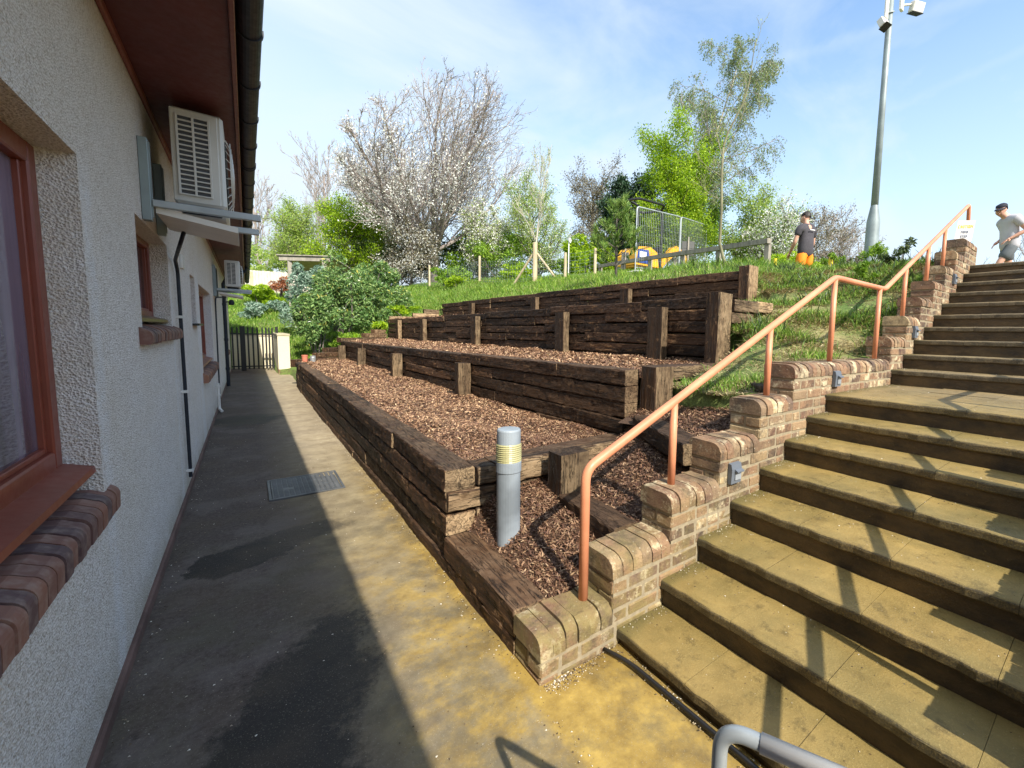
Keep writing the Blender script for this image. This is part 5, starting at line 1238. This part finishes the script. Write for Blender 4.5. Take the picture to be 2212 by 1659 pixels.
# pine sapling with needle tufts
def pine(loc, H, label, seed):
    rg = np.random.default_rng(seed); x, y, z = loc; r_ = empty('pine_sapling', loc, label, 'tree')
    mb = MB(); mb.tube([(x, y, z-.1), (x+.01, y, z+H*.3), (x-.01, y+.01, z+H*.7), (x, y, z+H*.97)], [.035, .03, .02, .007], 8); mb.build('trunk', M['bark_grey'], r_, smooth=True)
    br = MB(); Q = []
    for lv in range(7):
        hz_ = z+H*(.22+.115*lv); Lb = H*(.44-.044*lv) if lv else H*.38
        for k in range(6 if lv < 4 else 4):
            a = k*6.283/7+lv*.9+rg.normal(0, .15); d = np.array([math.cos(a), math.sin(a), .25+.09*lv]); pts = [np.array([x, y, hz_])]
            for i in range(5): d = unit(d+np.array([0, 0, .12])+rg.normal(0, .05, 3)); pts.append(pts[-1]+d*Lb*rg.uniform(.8, 1.1)/5)
            if lv: br.tube(pts, [.011, .010, .008, .006, .004, .002], 5)
            else: br.tube(pts, [.009, .008, .006, .004, .003, .002], 5)
            if lv == 0 and k % 2: continue
            for i in range(3, 6):
                for m_ in range(2 if i > 3 else 1):
                    c_ = pts[i]+rg.normal(0, .02, 3)+(rg.normal(0, .05, 3) if m_ else 0); dd = unit(pts[i]-pts[i-1]+np.array([0, 0, .5])+rg.normal(0, .25, 3))
                    for q in range(34):
                        nd_ = unit(dd+rg.normal(0, .38, 3)); ln = rg.uniform(.09, .17); s_ = unit(np.cross(nd_, rg.normal(size=3)))*.0058
                        b_ = c_+dd*rg.uniform(-.05, .05); Q.append([b_-s_, b_+s_, b_+nd_*ln+s_*.4, b_+nd_*ln-s_*.4])
    for q in range(160):
        nd_ = unit(np.array([0, 0, 1.5])+rg.normal(0, .5, 3)); ln = rg.uniform(.07, .15); s_ = unit(np.cross(nd_, rg.normal(size=3)))*.004; b_ = np.array([x, y, z+H*rg.uniform(.85, 1.0)])
        Q.append([b_-s_, b_+s_, b_+nd_*ln+s_*.4, b_+nd_*ln-s_*.4])
    br.build('branches', M['bark_grey'], r_, fix=False); mb = MB(); mb.quads(np.array(Q)); mb.build('needles', M['needle'], r_, fix=False)
pine((6.95, 7.95, 2.80), 1.83, 'small pine sapling on the bank just above the highest sleeper wall', 51)
# shrubs
def bush(cx, cy, z0, rx, ry, rz, n, size, lm, label, seed, clumps=26, stems=7, cat='shrub', name='shrub', up=.3, asp=.38, extra=None, low=-.55, group='shrubs around the terraces'):
    rg = np.random.default_rng(seed); r_ = empty(name, (cx, cy, z0), label, cat, group)
    cc = rg.normal(size=(clumps, 3)); cc /= np.linalg.norm(cc, axis=1, keepdims=True); cc[:, 2] = np.where(cc[:, 2] < low, -cc[:, 2], cc[:, 2])
    cc *= rg.uniform(.5, 1.2, (clumps, 1)); cc = cc*[rx, ry, rz]+[cx, cy, z0+rz*.95]
    pk = rg.integers(0, clumps, n); d = rg.normal(size=(n, 3)); d /= np.linalg.norm(d, axis=1, keepdims=True)
    cr = rg.uniform(.17, .36, clumps)[pk][:, None]; P_ = cc[pk]+d*cr*np.array([rx, ry, rz])*rg.uniform(.65, 1.08, (n, 1))
    P_ = P_[P_[:, 2] > z0-.1]; mb = MB(); mb.quads(cards(P_, size, rg, up=up, asp=asp)); mb.build('foliage', M[lm], r_, fix=False)
    if extra: mb = MB(); mb.quads(cards(P_[rg.random(len(P_)) < extra[1]]+rg.normal(0, .02, 3), size*.9, rg)); mb.build(extra[2], M[extra[0]], r_, fix=False)
    mb = MB()
    for k in range(stems):
        a = np.array([cx+rg.normal(0, .12*rx), cy+rg.normal(0, .1*ry), z0-.15]); b = cc[rg.integers(0, clumps)]; m_ = (a+b)/2+rg.normal(0, .12*rx, 3)
        mb.tube([a, a*.6+m_*.4, m_, m_*.4+b*.6, b], np.array([.03, .027, .022, .016, .008])*min(1.3, rx+.2), 5)
    mb.build('stems', M['bark_grey'], r_, fix=False)
bush(2.75, 18.3, 1.05, 1.25, .9, 1.35, 11000, .13, 'lf_rhodo', 'large rhododendron with gappy stems beside the timber shelter', 61, 34, 10)
bush(4.15, 19.9, 1.85, 1.30, 1.0, 1.12, 9500, .13, 'lf_rhodo', 'rhododendron on the right of the row near the leaning pale post', 62, 30, 8)
bush(1.75, 17.0, .50, .62, .7, 1.05, 6500, .13, 'lf_rhodo', 'tall leafy shrub right beside the cream garden wall', 63, 22, 6)
bush(1.95, 20.6, 1.5, .9, .9, 1.15, 6000, .14, 'lf_blue', 'grey green shrub in front of the left shelter post', 64, 24, 6)
bush(1.0, 23.6, 1.75, 1.0, .7, .42, 3800, .14, 'lf_blue', 'low blue green shrub on the bank beyond the gate', 65, 18, 4)
bush(.4, 25.6, 2.4, .9, .6, .5, 2500, .16, 'lf_bright', 'bright green low shrub at the foot of the pale fence', 66, 14, 3)
bush(1.35, 27.4, 3.0, .8, .5, .55, 1400, .15, 'lf_red', 'reddish climbing plant against the pale fence', 67, 14, 5)
bush(3.55, 16.75, 1.35, .34, .3, .24, 420, .20, 'lf_bright', 'broad leaved bright plant below the rhododendrons', 68, 8, 3)
bush(2.75, 16.35, .95, .32, .3, .18, 260, .17, 'lf_bright', 'small broad leaved plant at the end of the lowest bed', 69, 6, 3)
for i, (x, y, rx, rz, n, lm, lb) in enumerate((
        (8.4, 22.0, 1.1, .55, 2400, 'lf_mid', 'low green shrub along the wire fence below the blossom tree'),
        (9.2, 17.2, .8, .42, 1900, 'lf_bright', 'bright low shrub on the fence line left of the strainer post'),
        (7.9, 20.3, .6, .34, 1100, 'lf_bright', 'small bright shrub in the grass before the wire fence'),
        (12.2, 24.0, 2.0, 1.6, 7000, 'lf_mid', 'fresh green bush right of the blossom tree trunk'),
        (15.8, 24.0, 1.6, .95, 4500, 'lf_mid', 'green bush behind the white marker post'),
        (13.6, 17.3, 1.5, 1.25, 6500, 'lf_bright', 'bright green bush left of the pine sapling'),
        (11.5, 14.6, 1.0, .75, 4000, 'lf_bright', 'bright bush just left of the digger'),
        (10.6, 30.0, 2.8, 1.9, 6500, 'lf_dark', 'dark bush in the shade under the blossom tree'),
        (5.6, 31.5, 2.2, 1.25, 4500, 'lf_dark', 'dark bush behind the left end of the wire fence'),
        (8.2, 34.0, 3.0, 2.2, 6500, 'lf_dark', 'tall dark ivy mass behind the blossom tree trunk'),
        (2.4, 35.0, 2.4, 1.7, 4500, 'lf_light', 'pale green hedge rising behind the pale fence'),
        (-1.5, 36.0, 2.4, 1.6, 4500, 'lf_light', 'pale green hedge hidden partly by the gutter end'),
        (16.8, 10.2, 1.5, .95, 4500, 'lf_mid', 'green shrub behind the middle of the knee rail'),
        (14.4, 7.8, 1.4, .55, 4000, 'lf_bright', 'low green shrub behind the right end of the knee rail'),
        (19.2, 9.6, 2.2, 1.0, 4000, 'lf_brown', 'olive brown hedge beyond the right end of the knee rail'),
        (22.0, 7.9, 2.6, 1.0, 4500, 'lf_brown', 'olive hedge running behind the lamp column'),
        (20, 19, 3.5, 1.8, 6000, 'lf_mid', 'green thicket behind the pine'),
        (17.6, 9.2, 2.0, .8, 4500, 'lf_light', 'pale green hedge left of the person in orange shorts'),
        (12.6, 28.5, 3.0, 2.3, 8000, 'lf_mid', 'green thicket filling the gap right of the blossom tree'),
        (17.5, 21.0, 2.6, 1.3, 5000, 'lf_bright', 'bright thicket below the rounded brown tree'),
        (3.2, 41.0, 5.0, 1.9, 5000, 'lf_light', 'distant pale green thicket behind the shelter'),
        (7.3, 28.2, 2.0, 1.35, 6500, 'lf_dark', 'dark shaded undergrowth left of the blossom tree trunk'),
        (28, 3.0, 3.0, .75, 3000, 'lf_brown', 'low brown hedge behind the person in grey'))):
    z = float(hgt(x, y)[0])-.15; bush(x, y, z, rx, rx*.7, rz, n, .085+.004*math.hypot(x, y), lm, lb, 80+i, 24, 5, group='bushes on the hill behind')
bush(2.9, 17.2, .85, .8, .35, .28, 1800, .10, 'lf_mid', 'low tangle of weeds under the large rhododendron', 141, 16, 4, group='shrubs around the terraces')
bush(4.9, 18.4, 2.0, .7, .4, .26, 1500, .10, 'lf_bright', 'low yellow green weeds on the slope right of the rhododendrons', 142, 16, 4, group='shrubs around the terraces')
bush(1.5, 15.2, .12, .25, .6, .30, 1200, .09, 'lf_mid', 'weeds between the path end and the lowest bed', 143, 14, 4, group='shrubs around the terraces')
# leafy weeds at the top by the brick piers
for i, (x, y, s_, lb) in enumerate(((7.9, 2.35, .22, 'dark leafy weed nearest the top brick pier'), (8.3, 2.9, .26, 'tall leafy weed at the foot of the lamp column'), (6.9, 2.5, .16, 'low leafy weed half way up the bank by the steps'), (8.5, 3.6, .2, 'leafy weed on the crest left of the lamp column'))):
    z = float(hgt(x, y)[0]); bush(x, y, z-.03, s_, s_, s_*.9, 420, .10, 'lf_dark' if i == 0 else 'lf_mid', lb, 120+i, 9, 3, 'weed', 'weed', .2, .22, group='weeds on the crest')

# ------------------------------------------------------------ grass
def blades(n, xr_, yr_, cond, hmin, hmax, mat_, name, label, seed, wsc=1.0, ydist=None, parent=None, flat=.0, clump=0.0):
    rg = np.random.default_rng(seed); x = rg.uniform(*xr_, n); y = rg.uniform(*yr_, n)
    ok = cond(x, y) & ~low_mask(x, y); x, y = x[ok], y[ok]
    if clump:
        nn = np.sin(x*3.1+1.7*np.sin(y*2.3))*np.sin(y*2.9+1.3*np.sin(x*2.1))+.5*np.sin(x*7+y*5); k = nn > rg.normal(clump, .35, len(x)); x, y = x[k], y[k]
    k = len(x); z = hgt(x, y)-.01; h_ = rg.uniform(hmin, hmax, k)*(1+.35*np.sin(x*2.2)*np.sin(y*1.9)); d = np.hypot(x, y); w = .0028*wsc*(1+d*.16)
    a = rg.uniform(0, 6.283, k); b = rg.uniform(0, 6.283, k); le = rg.uniform(.25, .8, k)*h_+flat*h_
    p0 = np.stack([x, y, z], 1); s_ = np.stack([np.cos(a), np.sin(a), np.zeros(k)], 1)*w[:, None]; m_ = np.stack([np.cos(b)*le*.35, np.sin(b)*le*.35, h_*(.62-.3*min(1, flat))], 1); t_ = np.stack([np.cos(b)*le, np.sin(b)*le, h_*(1-.72*min(1, flat))], 1)
    V = np.concatenate([np.stack([p0-s_, p0+s_, p0+m_+s_*.8, p0+m_-s_*.8], 1), np.stack([p0+m_-s_*.8, p0+m_+s_*.8, p0+t_+s_*.1, p0+t_-s_*.1], 1)])
    mb = MB(); mb.quads(V); o = mb.build(name, M[mat_], parent, fix=False)
    if label: tag(o, label, 'grass', kind='stuff')
    return o
near = lambda x, y: (y > 1.76) & ~((x > 6.0) & (x < 6.5) & (y > 3.8) & (y < 4.2)) & ~((x > 7.9) & (y > 3.4) & (y < 4.7) & (np.sin(x*17+y*5) < .75)) & (hgt(x, y) > .9)
blades(60000, (3.0, 10.5), (1.76, 5.2), near, .045, .13, 'blade', 'grass', 'green grass growing over the bank beside the upper steps', 1, 1.0, clump=.15)
blades(75000, (3.0, 9.0), (1.76, 4.6), near, .04, .12, 'straw', 'dry_grass', 'flattened dry straw coloured grass on the bank by the landing', 2, 1.1, flat=1.1, clump=-.45)
blades(60000, (5.6, 13), (4.2, 19), lambda x, y: (x < 8.8+(y-4)*.35) & (hgt(x, y) > 1), .06, .18, 'blade', 'bank_grass', 'long green grass on the bank above the highest sleeper wall', 3, 1.0)
blades(16000, (5.6, 11), (4.2, 19), lambda x, y: hgt(x, y) > 1, .05, .12, 'straw', 'bank_dry_grass', 'dry stalks mixed through the bank grass', 6, .8)
blades(70000, (-3, 9.5), (13.5, 31), lambda x, y: hgt(x, y) > .3, .08, .22, 'blade', 'far_grass', 'rough grass on the far bank beyond the terraces', 4, 1.0)
blades(9000, (3.3, 9.5), (1.8, 6.5), lambda x, y: hgt(x, y) > 1.2, .10, .24, 'lf_dark', 'coarse_grass', 'darker coarse tufts on the bank', 8, 1.6, clump=.75)
blades(9000, (6.2, 11), (5, 19), lambda x, y: hgt(x, y) > 1.2, .12, .30, 'lf_mid', 'bank_tufts', 'taller tufts through the upper bank grass', 9, 1.4, clump=.6)
blades(2500, (8.4, 9.6), (4.2, 7.5), lambda x, y: hgt(x, y) > 1, .12, .3, 'blade', 'tall_grass', 'tufts of taller grass under the knee rail', 5, 1.2)

# loose grit, leaf bits and pebbles on the steps and path
def grit(n, fx, name, label, seed, smin, smax, mat_):
    rg = np.random.default_rng(seed); P_ = fx(rg, n); k = len(P_); s_ = rg.uniform(smin, smax, k)**1.0; V = []
    mb = MB(); base = np.array([(1, 0, 0), (-.5, .8, 0), (-.6, -.7, 0), (.1, .05, .75)])
    for c_, q in zip(P_, s_):
        a = rg.uniform(0, 6.28); Mz = np.array([[math.cos(a), -math.sin(a), 0], [math.sin(a), math.cos(a), 0], [0, 0, 1]])
        mb.add((base*[q, q*rg.uniform(.4, .9), q*.8])@Mz.T+c_, [(0, 1, 3), (1, 2, 3), (2, 0, 3), (0, 2, 1)])
    o = mb.build(name, mat_, None, fix=False); tag(o, label, 'grit', kind='stuff')
def on_steps(rg, n):
    i = rg.integers(0, 9, n); xa = np.array(NX)[i]; xb = np.array(NX)[i+1]; u = rg.uniform(0, 1, n)**.6; y = np.where(rg.random(n) < .45, 1.5-np.abs(rg.normal(0, .05, n)), rg.uniform(-.1, 1.5, n))
    return np.stack([xa+.01+(xb-xa-.0)*u, y, np.array(NZ)[i]+.0005], 1)
def on_path(rg, n):
    y = rg.uniform(.4, 9, n)**1.0; e = rg.random(n); x = np.where(e < .35, .93-np.abs(rg.normal(0, .05, n)), np.where(e < .5, -.45+np.abs(rg.normal(0, .04, n)), rg.uniform(-.44, .93, n)))
    a = np.stack([x, y, np.full(n, .001)], 1); m_ = n//5; b_ = np.stack([.95+np.abs(rg.normal(0, .16, m_)), 1.5-np.abs(rg.normal(0, .03, m_)), np.full(m_, .001)], 1); c_ = np.stack([1.36+rg.normal(0, .02, m_), rg.uniform(.2, 1.5, m_), np.full(m_, .001)], 1)
    return np.concatenate([a, b_, c_])
t = NT('grit_mix'); t.col(t.ramp(t.island(), [(0, (.04, .025, .015)), (.45, (.12, .08, .045)), (.75, (.40, .33, .22)), (1, (.85, .80, .70))])); t.rough(.8)
grit(1500, on_steps, 'step_grit', 'grit and tiny pebbles scattered over the steps', 5, .0015, .006, t.m)
grit(2600, on_path, 'path_grit', 'grit and bark crumbs scattered over the path', 6, .0015, .0065, t.m)

# ============================================================ PEOPLE
def skin_body(name, joints, edges, parent, mat_, sub=2, root=0):
    me = bpy.data.meshes.new(name); me.from_pydata([j[0] for j in joints], edges, []); me.update()
    o = bpy.data.objects.new(name, me); C.objects.link(o); me.materials.append(M[mat_])
    sk = o.modifiers.new('Skin', 'SKIN'); sk.use_smooth_shade = True
    if not me.skin_vertices: 
        pass
    for i, j in enumerate(joints):
        r_ = j[1]; me.skin_vertices[0].data[i].radius = (r_, r_) if np.isscalar(r_) else r_
        me.skin_vertices[0].data[i].use_root = (i == root)
    ss = o.modifiers.new('Sub', 'SUBSURF'); ss.levels = sub; ss.render_levels = sub
    if parent is not None: o.parent = parent
    return o
def person(loc, yaw, label, P_, tee, shorts, hairf, cap=False, mark=False):
    r_ = empty('person', loc, label, 'person'); r_.rotation_euler = (0, 0, yaw)
    J = []; E_ = []
    def j(p, r, par=None):
        J.append((tuple(p), r)); k = len(J)-1
        if par is not None: E_.append((par, k))
        return k
    hip, chest, neck, head = np.array(P_['hip']), np.array(P_['chest']), np.array(P_['neck']), np.array(P_['head'])
    pel = j(hip, (.15, .105)); wa = j(hip*.55+chest*.45, (.135, .10), pel); ch = j(chest, (.165, .112), wa); nk = j(neck, .056, ch)
    fw = np.array(P_['face']); upv = np.array([0, 0, 1.])
    h1 = j(head+upv*-.05+fw*.01, (.066, .074), nk); h2 = j(head+upv*.03, (.078, .092), h1); h3 = j(head+upv*.095-fw*.01, (.062, .075), h2)
    ns = j(head+fw*.098+upv*-.005, .013, h2); ns2 = j(head+fw*.118+upv*-.022, .009, ns)
    sd = np.cross(fw, upv); sd /= np.linalg.norm(sd)
    for s_ in (-1, 1): e = j(head+sd*s_*.082, .014, h2); j(head+sd*s_*.092-fw*.012+upv*.012, .012, e)
    for side in ('l', 'r'):
        a, b, c_ = [np.array(q) for q in P_['arm_'+side]]
        s1 = j(a, .062, ch); s1b = j(a*.5+b*.5, .050, s1); s2 = j(b, .041, s1b); s2b = j(b*.6+c_*.4, .040, s2); s3 = j(c_, .027, s2b)
        d = unit(c_-b); pm = j(c_+d*.06, (.036, .020), s3)
        w_ = unit(np.cross(d, [0.2, 1, .1])); v_ = np.cross(d, w_)
        for q, (off, ln) in enumerate(((-.030, .062), (-.011, .078), (.010, .083), (.030, .072))):
            k1 = j(c_+d*.105+w_*off, .0095, pm); k2 = j(c_+d*(.105+ln*.6)+w_*off*1.05+v_*.010, .0085, k1); j(c_+d*(.105+ln)+w_*off+v_*.030, .007, k2)
        t1 = j(c_+d*.045-w_*.040+v_*.012, .012, pm); j(c_+d*.085-w_*.055+v_*.025, .009, t1)
        h_, k_, f_ = [np.array(q) for q in P_['leg_'+side]]
        l1 = j(h_, .088, pel); l1b = j(h_*.5+k_*.5, .076, l1); l2 = j(k_, .056, l1b); l2b = j(k_*.68+f_*.32, .058, l2); l3 = j(f_, .038, l2b)
        ff = np.array(P_.get('foot_'+side, (0, 1, 0))); j(f_+ff*.07+upv*-.035, (.042, .03), l3)
    body = skin_body('body', J, E_, r_, 'skin')
    def garment(name, pts, edges, mat_): return skin_body(name, pts, edges, r_, mat_)
    al = [np.array(q) for q in P_['arm_l']]; ar = [np.array(q) for q in P_['arm_r']]; k = .62
    lo = hip*1.0+np.array([0, 0, -.15])
    garment('t_shirt', [(tuple(lo+[0, 0, -.03]), (.205, .150)), (tuple(hip*.5+chest*.5), (.190, .142)), (tuple(chest), (.205, .142)), (tuple(chest*.45+neck*.55), (.150, .110)),
                        (tuple(al[0]), .086), (tuple(al[0]*(1-k)+al[1]*k), .074), (tuple(ar[0]), .086), (tuple(ar[0]*(1-k)+ar[1]*k), .074), (tuple(neck+[0, 0, .015]), (.070, .070))],
            [(0, 1), (1, 2), (2, 3), (3, 4), (4, 5), (3, 6), (6, 7), (3, 8)], tee)
    ll = [np.array(q) for q in P_['leg_l']]; lr = [np.array(q) for q in P_['leg_r']]
    garment('shorts', [(tuple(hip+[0, 0, .03]), (.180, .135)), (tuple(hip+[0, 0, -.05]), (.185, .14)), (tuple(ll[0]), .118), (tuple(ll[0]*.2+ll[1]*.8), .11), (tuple(lr[0]), .118), (tuple(lr[0]*.2+lr[1]*.8), .11)],
            [(0, 1), (1, 2), (2, 3), (1, 4), (4, 5)], shorts)
    for side in ('l', 'r'):
        f_ = np.array(P_['leg_'+side][2]); ff = np.array(P_.get('foot_'+side, (0, 1, 0)))
        garment('shoe', [(tuple(f_+[0, 0, -.03]-ff*.05), .05), (tuple(f_+ff*.08+[0, 0, -.045]), (.05, .036)), (tuple(f_+ff*.17+[0, 0, -.05]), (.042, .028))], [(0, 1), (1, 2)], 'shoe')
    # hair, cap
    mb = MB(); u = np.linspace(0, math.pi*.56, 9); a = np.linspace(0, 2*math.pi, 19)[:-1]; V = []
    for t_ in u:
        for q in a:
            dv = sd*math.sin(t_)*math.cos(q)*.094+fw*math.sin(t_)*math.sin(q)*.108+upv*math.cos(t_)*.092
            drop = -.04*math.sin(t_)**3 if math.sin(q) < 0 else .03*math.sin(t_)**3
            V.append(head+upv*(.055+drop)-fw*.012+dv*(1+.02*rng.normal()))
    n_ = len(a); F = [(i*n_+c_, i*n_+(c_+1) % n_, (i+1)*n_+(c_+1) % n_, (i+1)*n_+c_) for i in range(len(u)-1) for c_ in range(n_)]
    mb.add(V, F); o = mb.build('cap' if cap else 'hair', M['cap' if cap else 'hair'], None, smooth=True, fix=False); o.parent = r_
    if cap:
        mb = MB(); V = []
        for q in np.linspace(.12, math.pi-.12, 9): V += [head+upv*.055+sd*math.cos(q)*.088+fw*math.sin(q)*.10, head+upv*.035+sd*math.cos(q)*.085+fw*(math.sin(q)*.185)]
        m_ = len(V); V += [v+[0, 0, -.008] for v in V]
        F = [(2*i, 2*i+1, 2*i+3, 2*i+2) for i in range(8)]+[(m_+2*i, m_+2*i+2, m_+2*i+3, m_+2*i+1) for i in range(8)]+[(2*i+1, m_+2*i+1, m_+2*i+3, 2*i+3) for i in range(8)]
        mb.add(V, F); p_ = mb.build('peak', M['cap'], None, smooth=True, fix=False); p_.parent = o
    # eyes and mouth
    mb = MB()
    for s_ in (-1, 1):
        c_ = head+fw*.086+sd*s_*.032+upv*.018; mb.box(c_[0]-.007, c_[0]+.007, c_[1]-.006, c_[1]+.006, c_[2]-.004, c_[2]+.004, .002)
        e = mb.build('eye', M['hair'], None, fix=False); e.parent = r_; mb = MB()
    c_ = head+fw*.078-upv*.058; mb.box(c_[0]-.02, c_[0]+.02, c_[1]-.012, c_[1]+.012, c_[2]-.004, c_[2]+.004, .002); e = mb.build('mouth', simple('lips', (.42, .18, .15), .5), None, fix=False); e.parent = r_
    if mark:
        mb = MB(); mb.box(-.07, .07, -.158, -.146, chest[2]+.035, chest[2]+.052); e = mb.build('shirt_print', M['white'], None, fix=False); e.parent = r_
    return r_
fdir = lambda x, y: math.atan2(-x, y)
person((9.45, 4.60, 2.55), fdir(.25, .95), 'person in charcoal t-shirt and orange shorts standing with back turned on the bank', dict(
    hip=(0, 0, .93), chest=(0, -.01, 1.28), neck=(0, .0, 1.47), head=(0, .045, 1.60), face=(-.30, .92, -.25),
    arm_l=[(-.20, 0, 1.38), (-.27, .05, 1.08), (-.20, .22, .90)], arm_r=[(.20, 0, 1.38), (.27, .04, 1.09), (.20, .20, .89)],
    leg_l=[(-.10, 0, .86), (-.12, .01, .48), (-.12, -.01, .08)], leg_r=[(.10, 0, .86), (.12, .02, .48), (.12, -.01, .08)]), 'tee_dark', 'short_orange', True, mark=True)
person((11.88, 1.67, 2.64), fdir(-.66, .75), 'person in dark cap, grey t-shirt and shorts walking above the stairs', dict(
    hip=(0, 0, .93), chest=(0, .06, 1.27), neck=(0, .12, 1.45), head=(.0, .22, 1.55), face=(-.50, .80, -.30),
    arm_l=[(-.20, .06, 1.36), (-.24, -.10, 1.12), (-.17, .10, .99)], arm_r=[(.20, .06, 1.36), (.24, -.06, 1.10), (.17, .12, .97)],
    leg_l=[(-.10, 0, .86), (-.10, .24, .50), (-.10, .14, .10)], leg_r=[(.10, 0, .86), (.10, -.08, .49), (.10, -.36, .16)]), 'tee_grey', 'short_grey', False, cap=True)
